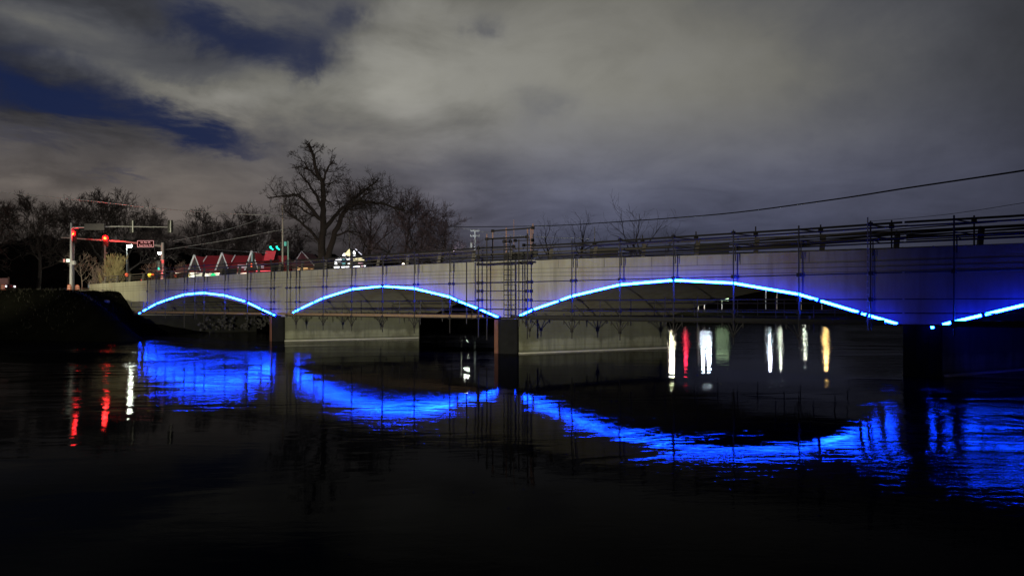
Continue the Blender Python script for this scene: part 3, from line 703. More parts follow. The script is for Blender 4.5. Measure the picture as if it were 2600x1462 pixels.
def big_tree():
    D = 100; rnd = random.Random(8)
    def q(X, Y, d=0): return P(650 + 0.2761 * X, 340 + 0.2761 * Y, D + d)
    root = empty('bare_tree', (q(620, 1150).x, D, 4.4), 'tallest bare tree with two dark trunks, standing alone against the clouds', 'tree', 'bare trees behind the bridge')
    limbs = [
     ([(600, 1240, 0), (603, 1150, 0), (603, 1050, 0), (618, 900, 0), (615, 750, 0.3), (622, 600, 0.5), (612, 450, 0.3), (570, 380, 0), (535, 240, -0.3), (510, 150, 0), (475, 95, 0)], 0.62, 'T'),
     ([(650, 1240, 0), (652, 1150, 0), (690, 1030, 0), (722, 900, 0), (780, 770, -0.4), (850, 665, -0.8), (930, 620, -1), (1050, 625, -1), (1200, 650, -1), (1370, 705, -1)], 0.50, 'T'),
     ([(603, 790, 0), (520, 700, -1), (440, 610, -2), (390, 560, -2.5), (330, 560, -3), (230, 572, -3), (105, 587, -3)], 0.30, 'L'),
     ([(608, 680, 0), (560, 570, 1), (490, 470, 2), (430, 400, 2.5), (395, 350, 3)], 0.24, 'L'),
     ([(600, 430, 0), (540, 375, 1), (480, 330, 1.5), (430, 310, 2), (330, 310, 2)], 0.17, 'L'),
     ([(480, 330, 1.5), (440, 255, 1), (400, 225, 1), (350, 208, 1)], 0.11, 'L'),
     ([(618, 440, 0.3), (650, 340, -0.5), (690, 270, -1), (728, 212, -1)], 0.17, 'L'),
     ([(632, 870, 0), (720, 760, 1), (800, 680, 2), (870, 625, 3), (950, 560, 3), (1050, 480, 3), (1135, 405, 3)], 0.33, 'L'),
     ([(590, 1000, 0), (500, 890, -1), (400, 800, -2), (340, 760, -2), (260, 690, -2)], 0.24, 'L'),
     ([(625, 470, 0.3), (690, 455, -1), (740, 430, -2), (785, 390, -2)], 0.12, 'L'),
     ([(600, 770, 0), (500, 740, 1), (420, 680, 2), (340, 650, 3), (265, 650, 3)], 0.14, 'L'),
     ([(840, 690, -0.8), (900, 695, -2), (950, 690, -2.5), (1015, 680, -3)], 0.13, 'L'),
     ([(525, 215, -0.3), (560, 165, 0), (590, 150, 0), (615, 90, 0)], 0.09, 'L'),
     ([(735, 935, 0), (820, 900, -1), (900, 900, -2), (1000, 925, -2)], 0.15, 'L'),
     ([(622, 600, 0.5), (680, 625, -1), (730, 670, -1.5), (740, 700, -1.5)], 0.10, 'L'),
     ([(635, 350, -0.3), (700, 345, -1), (770, 345, -1.5)], 0.08, 'L'),
     ([(930, 620, -1), (1000, 560, -1.5), (1080, 520, -2), (1180, 490, -2)], 0.14, 'L'),
     ([(450, 940, -1), (500, 960, 0), (590, 985, 0)], 0.10, 'L')]
    tb, br, cr = MB(), MB(), MB()
    for pts, r, kind in limbs:
        w = [q(*p) for p in pts]; n = len(w)
        fine = []; rr = []
        for i in range(n - 1):
            for k in range(3): f = k / 3; fine.append(w[i].lerp(w[i + 1], f) + (Vector((rnd.gauss(0, .07), 0, rnd.gauss(0, .07))) if k else Vector())); rr.append(r * (1 - 0.80 * (i + f) / (n - 1)))
        fine.append(w[-1]); rr.append(r * 0.18)
        if kind == 'T': rr = [x if x > 0.16 else 0.16 * 0.5 + x * 0.5 for x in rr]
        (tb if kind == 'T' else br).tube(fine, rr, 8, cap=False)
        m_ = len(fine); st = int(m_ * (0.42 if kind == 'T' else 0.22))
        L = sum((b - a).length for a, b in zip(w, w[1:]))
        cnt = int(L * 2.5)
        for k in range(cnt):
            i = rnd.randint(st, m_ - 2); base = (fine[i + 1] - fine[i]).normalized()
            side = Vector((rnd.gauss(0, 1), rnd.gauss(0, 0.8), rnd.gauss(0.25, 0.8))); side = (side - base * side.dot(base)).normalized()
            ang = rnd.uniform(0.4, 1.1); nd = base * cos(ang) + side * sin(ang)
            grow(br, fine[i], nd, rnd.uniform(0.9, 3.1) * (1 - 0.6 * max(0, (fine[i].z - 17) / 8)), min(0.075, rr[i] * 0.55), 2, rnd, cr, 4, 0.06, 0.30, 5, 0.016)
    tb.build('trunk', BARK, root, True); br.build('branches', BARK, root, True); cr.build('crown', TWIG, root)
big_tree()
def at(px, D): return ((px - CX) / F * D, D, ground_z((px - CX) / F * D, D) - 0.1)
def th(py, D, z0): return (H + (HY - py) / F * D - z0) * 1.0
tl = [ # px, top row, D, seed, label, opts
 (-22, 500, 100, 1, 'bare tree cut off by the left edge of the picture', {}),
 (95, 484, 118, 2, 'broad bare tree left of the traffic signal masts, first from the left edge', dict(spread=1.1, limbs=11)),
 (175, 492, 135, 3, 'bare tree rising right behind the thin pole that carries the red light at left', {}),
 (252, 462, 125, 4, 'tallest bare tree of the left group, straight above the red light', dict(spread=1.0, limbs=11)),
 (335, 484, 132, 5, 'bare tree right of the tallest one in the left group, above the green-lit signal heads', dict(spread=1.05)),
 (402, 535, 140, 6, 'lowest bare tree of the left group, behind the right end of the upper mast arm', {}),
 (510, 520, 145, 7, 'grey bare tree above the left white gable of the red roof', dict(spread=1.0)),
 (585, 524, 150, 9, 'grey bare tree above the middle gables of the red roof', dict(spread=1.1)),
 (665, 528, 148, 10, 'dense bare tree left of the tall pale pole', dict(spread=1.15, limbs=12)),
 (745, 575, 140, 12, 'low bare tree just right of the tall pale pole, under the great tree', {}),
]
for px, py, D, sd, lab, o in tl:
    l = at(px, D); make_tree('bare_tree', l, th(py, D, l[2]) * 0.86, lab, sd, depth=4, kids=6, tmin=0.024, **dict(dict(limbs=11, spread=1.15), **o))
tr2 = [
 (935, 470, 122, 21, 'brownish bare tree just right of the great tree, behind the lit glass front', dict(spread=1.15, kids=6)),
 (1000, 488, 118, 22, 'bushy bare tree midway between the great tree and the crossarm pole', dict(spread=1.3, kids=6, limbs=12)),
 (1060, 528, 112, 23, 'leaning dark bare tree, second left of the crossarm pole', dict(spread=1.2)),
 (1105, 530, 110, 24, 'bare tree nearest the crossarm pole, its twigs fanning right', dict(spread=1.2, kids=6)),
]
for px, py, D, sd, lab, o in tr2:
    l = at(px, D); make_tree('bare_tree', l, th(py, D, l[2]) * 0.92, lab, sd, depth=4, tmin=0.017, **dict(dict(kids=5, twigm=mat('purple_brown_twig', (0.12, 0.08, 0.10), 0.95, 0, 0.3, 2), trunkf=0.2), **o))
tr3 = [
 (1395, 545, 175, 31, 'faint thin bare tree right of the access tower', dict(depth=3)),
 (1478, 528, 170, 32, 'thin bare tree with upright twigs, right of the access tower under the black cable', dict(depth=3)),
 (1660, 545, 104, 33, 'spreading bare tree with few crooked limbs, rightmost of all the trees', dict(depth=3, kids=4, limbs=7, spread=1.4, trunkf=0.15, multi=2)),
]
for px, py, D, sd, lab, o in tr3:
    l = at(px, D); make_tree('bare_tree', l, th(py, D, l[2]), lab, sd, **dict(dict(tmin=0.013, kids=4), **o))
l = P(207, 738, 84); make_tree('young_tree', (l.x, l.y, 4.55), 4.4, 'small pale bare tree lit from the street, beside the signal pole', 41, depth=3, kids=4, limbs=9, spread=1.35, trunk=0.2, bark=PALEBARK, twigm=PALEBARK, tmin=0.011, group='small lit trees by the road', trunkf=0.3)
l = P(283, 735, 86); make_tree('shrub', (l.x, l.y, 4.6), 4.3, 'pale yellow lit shrub where the bridge wall begins', 42, 'shrub', depth=3, kids=6, limbs=12, spread=0.9, trunk=0.15, up=0.5, bark=PALEBARK, twigm=mat('yellow_twig', (0.45, 0.40, 0.20), 0.9, 0, 0.3, 8), tmin=0.016, group='small lit trees by the road', trunkf=0.02, multi=4)
l = P(250, 735, 87); make_tree('shrub', (l.x, l.y, 4.6), 3.0, 'dimmer twiggy shrub between the small pale tree and the yellow shrub', 43, 'shrub', depth=3, kids=5, limbs=9, spread=1.0, trunk=0.12, up=0.4, bark=PALEBARK, twigm=PALEBARK, tmin=0.012, group='small lit trees by the road', trunkf=0.02, multi=3)
for px, D, sd, lab in ((395, 100, 44, 'low purple-lit bush left of the red signal pole'), (455, 103, 45, 'low twiggy bush right of the red signal pole')):
    l = P(px, 700, D); make_tree('shrub', (l.x, l.y, 4.5), 4.2, lab, sd, 'shrub', depth=3, kids=4, limbs=9, spread=1.2, trunk=0.1, up=0.4, bark=PALEBARK, twigm=PALEBARK, tmin=0.014, group='small lit trees by the road', trunkf=0.02, multi=3)
# leaves/brush on the bank below the smallest arch
rnd = random.Random(77); br = MB()
for i in range(34):
    x = rnd.triangular(-34, -26.2, -27.5); y = lerp(75.4, 79.8, (x + 34) / 8) - 0.5 - rnd.uniform(0, 0.5); z = rnd.uniform(0.5, 1.9)
    for k in range(5):
        a, b = rnd.uniform(0, 6.3), rnd.uniform(0.1, 0.22); c = Vector((x + rnd.gauss(0, .3), y, z + rnd.gauss(0, .2)))
        br.quad(c, c + Vector((b * cos(a), .05, b * sin(a))), c + Vector((b * cos(a + .9) * 1.5, .08, b * sin(a + .9) * 1.5)), c + Vector((b * cos(a + 1.8), 0, b * sin(a + 1.8))))
tag(br.build('bank_foliage', mat('pale_leaf', (0.045, 0.042, 0.036), 0.8, 0, 0.4, 9)), 'scattered pale leaves on the dark bank below the smallest arch', 'foliage', kind='stuff')
rnd = random.Random(5); gb = MB()
for i in range(2600):
    x = rnd.uniform(-58, -38); y = rnd.uniform(60, 84)
    z = ground_z(x, y)
    if z < 0.4 or (z > 4.3 and y > 79.5): continue
    h_ = rnd.uniform(0.10, 0.34); a = rnd.uniform(0, 6.3); l_ = rnd.gauss(0, 0.10)
    gb.tri((x - .02 * cos(a), y - .02 * sin(a), z - .03), (x + .02 * cos(a), y + .02 * sin(a), z - .03), (x + l_, y + rnd.gauss(0, .06), z + h_))
tag(gb.build('bank_grass', mat('dry_grass', (0.018, 0.016, 0.010), 1.0, 0, 0.4, 9)), 'rough dry grass on the black bank at left', 'grass', kind='stuff')
# stones on the left bank
for (px, py, D), lab in (((97, 747.5, 76), 'small pale stone near the top of the black bank at left'), ((258, 745, 76), 'pale stone slab at the bank top beside the wing wall'), ((271, 762, 74), 'lower small stone on the bank under the wing wall')):
    c = P(px, py, D); mb = MB(); mb.lathe((c.x, c.y, ground_z(c.x, c.y) - 0.1), [(0.28, 0), (0.34, 0.14), (0.2, 0.28), (0.05, 0.33)], 7); tag(mb.build('bank_stone', KERBM), lab, 'stone', 'stones on the left bank')

# ------------------------------------------------------------------ traffic signals
def signal_head(root, c, face, lit, name='signal_head', back=False):
    c = Vector(c); f = Vector(face).normalized(); rz = atan2(f.y, f.x) - pi / 2; side = Vector((-f.y, f.x, 0))
    mb = MB(); mb.box(tuple(c), (0.38, 0.24, 1.15), rz); mb.box(tuple(c - f * 0.06), (0.62, 0.03, 1.42), rz)
    for i in range(3):
        z = c.z + 0.36 - 0.36 * i
        for k in range(8):
            a0, a1 = pi * k / 8 - 0.0, pi * (k + 1) / 8; q = []
            for a, d in ((a0, 0.12), (a1, 0.12), (a1, 0.36), (a0, 0.36)): q.append(c + f * d + side * cos(a) * 0.16 + Vector((0, 0, z - c.z + 0.16 * sin(a))))
            mb.quad(*q)
    h = mb.build(name, BLACK, root)
    for i in range(3):
        m_ = {0: REDL, 1: BLACK, 2: GRNL}[i] if lit == i else mat('dark_lens', (0.03, 0.02, 0.015), 0.3)
        MB().disc(c + f * 0.12 + Vector((0, 0, 0.36 - 0.36 * i)), f, 0.145 if lit != 0 or i else 0.34, 0.03).build('lens', m_ if not (lit == 0 and i == 0) else emis('red_bloom', (1.0, 0.004, 0.006), 9), h)  # lit red gets an oversized glowing disc, its bloom put into the shape
        if lit == 0 and i == 0: MB().disc(c + f * 0.152 + Vector((0, 0, 0.36)), f, 0.17, 0.02).build('lens', m_, h)
    return h
POLEM = mat('pole_paint', (0.50, 0.48, 0.48), 0.5, 0.2, 0.2, 4)
# near mast: pole at left, arm reaching right with two heads seen from the back
D = 80; b0 = P(180, 738, D); near = empty('signal_mast', (b0.x, D, 4.5), 'near signal mast whose upper arm carries two dark heads seen from behind', 'traffic signal', 'traffic signal masts at the crossroads')
MB().tube([(b0.x, D, 4.4), P(180.5, 566, D)], [0.17, 0.10], 10).build('pole', POLEM, near)
MB().tube([P(180, 578, D), P(300, 575, D + 0.4), P(441, 577, D + 1)], [0.10, 0.075, 0.045], 8).build('arm', POLEM, near)
for px, py in ((337, 575), (433, 575)):
    h = signal_head(near, P(px, py, D + 0.8), (0.1, 1, 0), -1)
    mb = MB(); c = P(px, py, D + 0.5); mb.box((c.x, c.y, c.z), (0.09, 0.06, 1.35)); mb.build('mounting_strip', mat('pale_strip', (0.75, 0.75, 0.7), 0.6, emit=(0.5, 0.5, 0.45), strength=0.0), h)
mb = MB(); a, b = P(214, 576, D - 0.3), P(265, 576, D - 0.3); mb.box(((a.x + b.x) / 2, D - 0.3, a.z), (b.x - a.x, 0.04, 0.72)); mb.build('sign_back', mat('dull_aluminium', (0.10, 0.09, 0.095), 0.6, 0.3), near)
mb = MB(); mb.box(tuple(P(185.5, 667, D)), (0.5, 0.3, 0.42)); mb.build('cabinet', POLEM, near)
# pedestrian head at left of that pole
mb = MB(); c = P(168, 661.5, D); mb.box(tuple(c), (0.75, 0.25, 0.46)); ph = mb.build('pedestrian_head', BLACK, near)
mb = MB(); c = P(172.5, 661.5, D - 0.15); mb.box(tuple(c), (0.36, 0.03, 0.34)); mb.build('walk_symbol', emis('walk_lamp', (0.85, 1.0, 0.85), 0.9), ph)
mb = MB(); c = P(163, 661.5, D - 0.15); mb.box(tuple(c), (0.22, 0.03, 0.34)); mb.build('countdown', emis('countdown_lamp', (1.0, 0.4, 0.35), 0.25), ph)
# darker second pole with the small red light
D2 = 81.5; b1 = P(186.5, 738, D2); sp = empty('signal_post', (b1.x, D2, 4.5), 'dark post right beside the near mast pole, with a small red light', 'traffic signal', 'traffic signal masts at the crossroads')
MB().tube([(b1.x, D2, 4.4), P(186.5, 588, D2)], 0.10, 8).build('pole', mat('dark_pole', (0.12, 0.13, 0.16), 0.5), sp)
signal_head(sp, P(188, 601, D2 - 0.5), (-0.35, -1, 0), 0)
# far mast: pole at right, long arm reaching left
D3 = 92; b2 = P(412, 738, D3); farm = empty('signal_mast', (b2.x, D3, 4.5), 'far signal mast with a red-lit arm carrying the road name sign', 'traffic signal', 'traffic signal masts at the crossroads')
MB().tube([(b2.x, D3, 4.4), P(412.5, 616, D3)], [0.24, 0.19], 10).build('pole', POLEM, farm)
MB().tube([P(412, 625, D3), P(320, 614, D3), P(155, 603, D3)], [0.15, 0.12, 0.07], 8).build('arm', POLEM, farm)
signal_head(farm, P(268, 612, D3 - 0.5), (0.12, -1, 0), 0)
signal_head(farm, P(403.5, 675, D3 - 0.6), (0.35, -1, 0), 2)
mb = MB(); c = P(412, 664, D3 - 0.3); mb.box(tuple(c), (0.35, 0.2, 0.4)); mb.build('push_button_box', emis('small_red_glow', (1, 0.12, 0.12), 0.5), farm)
# sign with the road names
a, b = P(349, 619.3, D3 - 0.35), P(390.5, 619.3, D3 - 0.35); cx = (a.x + b.x) / 2
SIGNR = mat('sign_face', (0.04, 0.003, 0.003), 0.8, 0, 0.05, 1, spec=0.1)
mb = MB(); mb.box((cx, D3 - 0.35, a.z), (b.x - a.x, 0.05, 0.86)); sg = mb.build('sign_panel', SIGNR, farm)
LETR = emis('sign_letter', (0.95, 0.50, 0.50), 0.7)
w_, h_ = (b.x - a.x), 0.86; mb = MB()
for c_, d_ in (((cx, D3 - 0.385, a.z + h_ / 2 - 0.03), (w_, 0.012, 0.04)), ((cx, D3 - 0.385, a.z - h_ / 2 + 0.03), (w_, 0.012, 0.04)),
               ((cx - w_ / 2 + 0.02, D3 - 0.385, a.z), (0.04, 0.012, h_ - 0.1)), ((cx + w_ / 2 - 0.02, D3 - 0.385, a.z), (0.04, 0.012, h_ - 0.1))): mb.box(c_, d_)
mb.build('sign_border', LETR, sg)
def text(body, c, size, m_, parent, name='lettering'):
    cu = bpy.data.curves.new(name, 'FONT'); cu.body = body; cu.size = size; cu.align_x = 'CENTER'; cu.align_y = 'CENTER'; cu.extrude = 0.004
    cu.materials.append(m_); o = bpy.data.objects.new(name, cu); COL.objects.link(o)
    off = Vector(); q = parent
    while q is not None: off += q.location; q = q.parent
    me = bpy.data.meshes.new_from_object(o); me.name = name; bpy.data.objects.remove(o)
    if not me.materials: me.materials.append(m_)
    o = bpy.data.objects.new(name, me); COL.objects.link(o)
    o.location = Vector(c) - off; o.rotation_euler = (pi / 2, 0, 0); o.parent = parent; return o
text('ILL Rte 25', (cx, D3 - 0.39, a.z + 0.18), 0.30, LETR, sg)
text('East River Rd', (cx, D3 - 0.39, a.z - 0.19), 0.30, LETR, sg)
# thin utility post under the red light
D4 = 90; b3 = P(266, 740, D4); up = empty('post', (b3.x, D4, 4.5), 'thin reddish post straight under the big red light', 'post')
MB().tube([(b3.x, D4, 4.4), P(266.5, 622, D4)], 0.11, 8).build('shaft', mat('red_brown_post', (0.32, 0.18, 0.18), 0.6), up)
mb = MB(); mb.tube([P(266, 641, D4), P(273, 643, D4 - 0.2)], 0.06, 6); mb.build('bracket', GALV, up)
lamp("red_signal_glow", 'POINT', tuple(P(266, 606, D3 - 1.6)), 520, (1.0, 0.03, 0.03), 0.3)
lamp("red_signal_glow", 'POINT', tuple(P(191, 597, D2 - 1.3)), 110, (1.0, 0.03, 0.04), 0.2)
lamp("red_signal_glow", 'POINT', tuple(P(404, 690, D3 - 1.4)), 70, (1.0, 0.04, 0.08), 0.3)
# signal pair and mast by the shops
D5 = 104; b4 = P(731.5, 740, D5); m3 = empty('signal_mast', (b4.x, D5, 4.5), 'signal mast with two green arrow heads over the red roof', 'traffic signal', 'traffic signal masts at the crossroads')
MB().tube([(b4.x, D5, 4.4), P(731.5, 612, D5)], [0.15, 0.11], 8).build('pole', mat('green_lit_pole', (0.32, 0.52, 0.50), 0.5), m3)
MB().tube([P(731, 618, D5), P(692, 617, D5)], 0.05, 6).build('arm', POLEM, m3)
for px in (690, 706):
    c = P(px, 622, D5 - 0.5); h = signal_head(m3, c, (-0.3, -1, 0), -1)
    p0 = P(px - 3.5, 625, D5 - 0.9); p1 = P(px - 2.5, 629.5, D5 - 0.9); p2 = P(px + 4, 634, D5 - 0.9)
    MB().tube([p0, p1, p2], [0.16, 0.14, 0.10], 6).build('arrow_lens', GRNL, h)
mb = MB(); mb.box(tuple(P(724.5, 619, D5 - 0.2)), (0.32, 0.05, 0.62)); mb.build('sign_panel', emis('teal_sign', (0.12, 0.62, 0.52), 0.35), m3)
# signal near the middle gable (seen edge on)
D6 = 84; b5 = P(646, 720, D6); m4 = empty('signal_post', (b5.x, D6, 4.5), 'black signal post in front of the third white gable, seen edge on', 'traffic signal', 'traffic signal masts at the crossroads')
MB().tube([(b5.x, D6, 4.4), P(645, 641, D6)], 0.06, 8).build('pole', mat('dark_pole', (0.12, 0.13, 0.16), 0.5), m4)
mb = MB(); mb.box(tuple(P(643.5, 654, D6 - 0.2)), (0.22, 0.3, 1.15)); mb.build('signal_head', BLACK, m4)
mb = MB(); mb.box(tuple(P(640.3, 653, D6 - 0.3)), (0.05, 0.2, 1.0)); mb.build('lit_edge', emis('pale_cyan_edge', (0.5, 0.75, 0.75), 0.45), m4)
mb = MB(); mb.box(tuple(P(638.5, 673.5, D6 - 0.3)), (0.13, 0.1, 0.40)); mb.build('stop_hand', emis('orange_hand', (1, 0.13, 0.03), 1.3), m4)

# ------------------------------------------------------------------ street lamps
def street_lamp(px, py, D, label, arm=-0.9, head=0.55, em=None, group='street lamps', pm=None, base=None, energy=0):
    t = P(px, py, D); z0 = base if base is not None else ground_z(t.x, t.y)
    r = empty('street_lamp', (t.x, t.y, z0), label, 'lamp', group)
    pz = t.z + 0.25
    MB().tube([(t.x - arm, t.y, z0 - 0.2), (t.x - arm, t.y, pz - 0.5), (t.x - arm * 0.85, t.y, pz - 0.12), (t.x - arm * 0.2, t.y, pz)], [0.10, 0.07, 0.05, 0.045], 8).build('pole', pm or POLEM, r)
    mb = MB(); mb.lathe((t.x, t.y, t.z + 0.12), [(head * 0.62, 0), (head * 0.5, 0.1), (0.1, 0.2)], 12); mb.build('lamp_head', GALV, r)
    mb = MB(); mb.lathe((t.x, t.y, t.z - 0.03), [(head * 0.3, -0.10), (head * 0.55, 0), (head * 0.58, 0.14)], 12); mb.build('bulb', em or WLAMP, r)
    return r
street_lamp(329, 625, 112, 'street lamp with a greenish white head, left of the road name sign', 0.45, 0.6, pm=mat('dark_lamp_post', (0.10, 0.10, 0.12), 0.6))
street_lamp(405.5, 643, 128, 'street lamp glowing beside the red-lit mast pole, right of the name sign', -0.4, 0.5, pm=mat('dark_lamp_post', (0.10, 0.10, 0.12), 0.6))
AMB = emis('amber_lamp', (1.0, 0.62, 0.22), 520); REDN = emis('red_sign_lamp', (1.0, 0.02, 0.08), 30); BLUW = emis('blue_white_lamp', (0.75, 0.9, 1.0), 650); GRNW = emis('green_white_glow', (0.62, 0.9, 0.5), 2.5)
YELW = emis('yellow_white_lamp', (1.0, 0.97, 0.66), 1100)
for px, z, D, em, hd, lab in ((1185, 7.2, 104, WLAMP, 0.7, 'riverside lamp seen as a white streak under the middle-left arch'),
                          (1706, 7.6, 122, YELW, 0.75, 'riverside lamp seen as the brightest yellow-white streak in the water'),
                          (1785, 6.6, 124, BLUW, 0.4, 'riverside lamp seen as a pale streak left of the bluish one'),
                          (1800, 6.9, 127, BLUW, 0.55, 'riverside lamp seen as a bluish white streak under the widest arch'),
                          (1955, 6.8, 134, BLUW, 0.45, 'riverside lamp seen as the thin white streak under the widest arch'),
                          (1982, 7.5, 150, WLAMP, 0.4, 'riverside lamp seen as a faint broken streak right of the thin white one'),
                          (2043, 5.4, 150, WLAMP, 0.25, 'riverside lamp seen as the faintest grey streak'),
                          (2097, 6.9, 142, AMB, 0.6, 'riverside lamp seen as the amber streak in the water')):
    q = P(px, HY - (z - H) * F / D, D); street_lamp(px, HY - (z - H) * F / D, D, lab, 0.8, hd, em, 'riverside lamps hidden behind the bridge')
def lit_panel(px, z0, z1, w, D, em, lab):
    c = P(px, HY, D); r = empty('lit_panel', (c.x, D, ground_z(c.x, D)), lab, 'sign')
    MB().tube([(c.x, D + 0.2, 1.5), (c.x, D + 0.2, z1 - 0.1)], 0.08, 6).build('post', GALV, r)
    mb = MB(); mb.box((c.x, D, (z0 + z1) / 2), (w, 0.2, z1 - z0)); mb.build('panel', em, r)
lit_panel(1741, 5.8, 7.4, 0.55, 125, REDN, 'red sign seen as a red streak under the widest arch')
lit_panel(1834, 3.8, 5.0, 2.2, 128, GRNW, 'greenish glowing board added for a lit house wall, seen as a wide dim streak')  # stands in for a lit house wall on the far bank

# ------------------------------------------------------------------ utility poles and cables
def upole(px, ytop, D, label, arms, r=0.14, m_=None):
    t = P(px, ytop, D); z0 = ground_z(t.x, t.y); root = empty('utility_pole', (t.x, D, z0), label, 'utility pole', 'utility poles behind the bridge')
    m_ = m_ or mat('weathered_pole', (0.42, 0.40, 0.42), 0.8, 0, 0.25, 2)
    MB().tube([(t.x, D, z0 - 0.2), tuple(t)], [r, r * 0.7], 8).build('pole', m_, root)
    for dz, w in arms:
        mb = MB(); mb.box((t.x, D - 0.1, t.z - dz), (w, 0.12, 0.12)); o = mb.build('crossarm', m_, root)
        mb = MB()
        for f in (-0.46, -0.2, 0.25, 0.46): mb.lathe((t.x + w * f, D - 0.1, t.z - dz + 0.06), [(0.07, 0), (0.09, 0.1), (0.05, 0.22)], 8)
        mb.build('insulator', mat('insulator', (0.7, 0.72, 0.75), 0.3), o)
    return root
upole(717.5, 521, 100, 'tall plain pale pole between the shop and the great bare tree', [], 0.14, mat('pale_pole', (0.55, 0.50, 0.47), 0.7, 0, 0.2, 2))
u = upole(1206, 583, 112, 'pale pole with two crossarms left of the access tower', [(0.25, 1.35), (1.05, 1.5)], 0.16, mat('pale_blue_pole', (0.8, 0.83, 0.92), 0.6, 0, 0.15, 2))
mb = MB(); c = P(1197, 622, 112); mb.lathe((c.x, c.y - 0.3, c.z - 0.6), [(0.22, 0), (0.24, 0.9), (0.1, 1.1)], 10); mb.build('transformer', GALV, u)
upole(887, 548, 128, 'thin pole with crossarms seen through the branches of the great tree', [(0.3, 2.0), (1.2, 1.6)], 0.13)
upole(1510, 576, 150, 'thin plain pole above the rails of the widest arch', [], 0.10)
def cable(pts, r, label, m_=None):
    # smooth through the survey points
    w = [P(*p) for p in pts]; out = []
    for i in range(len(w) - 1):
        p0, p1, p2, p3 = w[max(i - 1, 0)], w[i], w[i + 1], w[min(i + 2, len(w) - 1)]
        for k in range(6):
            t = k / 6; out.append(0.5 * ((2 * p1) + (p2 - p0) * t + (2 * p0 - 5 * p1 + 4 * p2 - p3) * t * t + (3 * p1 - p0 - 3 * p2 + p3) * t ** 3))
    out.append(w[-1]); mb = MB(); mb.tube(out, r, 6); tag(mb.build('cable', m_ or BLACK), label, 'cable', 'overhead cables')
cable([(1120, 574, 112), (1206, 576, 108), (1400, 573, 94), (1550, 564.5, 84), (1826, 544, 68), (2100, 509, 55), (2300, 478, 48), (2600, 433, 40), (2800, 398, 36)], 0.055, 'thick black cable sweeping down from the upper right edge to the crossarm pole')
CABM = mat('lit_cable', (0.62, 0.62, 0.66), 0.5, 0.3)
cable([(-20, 486, 88), (190, 506, 90), (400, 529, 93), (560, 541, 96), (717, 547.5, 99), (887, 549, 126)], 0.055, 'pale lit cable stretching from the left edge across to the tall pale pole', CABM)
cable([(440, 612, 96), (540, 592, 99), (620, 570, 102), (690, 545, 105)], 0.028, 'thin pale cable rising right from the mast arm end above the red roof', CABM)
cable([(420, 634, 95), (550, 614, 98), (640, 598, 100), (717, 584, 101), (760, 590, 108), (880, 610, 125)], 0.032, 'lower pale cable rising right towards the tall pale pole', CABM)
cable([(470, 628, 97), (560, 635, 104), (640, 640, 112), (680, 643, 116)], 0.026, 'short pale cable dipping right onto the red roof', CABM)
cable([(1206, 586, 112), (1290, 596, 116), (1400, 603, 122), (1500, 606, 130)], 0.04, 'faint cable going right from the crossarm pole behind the tower', CABM)
cable([(887, 551, 127), (1050, 566, 120), (1206, 584, 112)], 0.03, 'faint cable between the two crossarm poles', CABM)
cable([(2210, 562, 60), (2400, 545, 52), (2600, 515, 45), (2700, 500, 42)], 0.018, 'faintest thin cable low in the dark sky at far right', BLACK)

# ------------------------------------------------------------------ shop with the red roof and white gables
D7 = 122; GZ = 4.5
def hx(px): return (px - CX) / F * D7
def hz(py, D=D7): return H + (HY - py) / F * D
shop = empty('shop_building', (hx(590), D7, GZ), 'low shop with a dark red roof and three white-edged gables', 'shop', 'buildings behind the bridge')
x0, x1 = hx(462), hx(714); ze, zr = hz(689), hz(644)
mb = MB(); mb.box(((x0 + x1) / 2, D7 + 5.2, (GZ + ze) / 2 - 0.2), (x1 - x0 - 1.2, 8, ze - GZ + 0.2)); mb.build('wall', WHITE, shop)
mb = MB(); y0, y1, yr = D7 - 0.2, D7 + 10.5, D7 + 5
mb.hexa([(x0 - 1.5, y0, ze), (x1 + .4, y0, ze), (x1 + .4, y1, ze), (x0 - 1.5, y1, ze), (x0 + 2.2, yr - 0.1, zr), (x1 - 0.5, yr - 0.1, zr), (x1 - 0.5, yr + 0.1, zr), (x0 + 2.2, yr + 0.1, zr)])
mb.build('roof', ROOF, shop)
mb = MB(); mb.beam((x0 - 1.5, y0 - 0.05, ze - 0.12), (x1 + .4, y0 - 0.05, ze - 0.12), 0.12, 0.22); mb.build('fascia_board', ROOF, shop)
mb = MB(); mb.box(((x0 + hx(620)) / 2 - 0.5, D7 + 0.35, ze - 0.27), (hx(620) - x0 + 1.2, 0.8, 0.05)); mb.build('soffit_light', emis('warm_strip_light', (1.0, 0.86, 0.62), 4.0), shop)
mb = MB(); mb.box(((hx(688) + x1) / 2, D7 + 0.25, ze - 0.28), (x1 - hx(688), 0.6, 0.05)); mb.build('soffit_light', emis('warm_strip_light', (1.0, 0.86, 0.62), 4.0), shop)
mb = MB(); mb.box(((hx(651) + hx(688)) / 2, D7 - 0.15, ze - 0.02), (hx(688) - hx(651), 0.1, 0.24)); mb.build('neon_strip', emis('red_neon', (1.0, 0.10, 0.12), 1.6), shop)
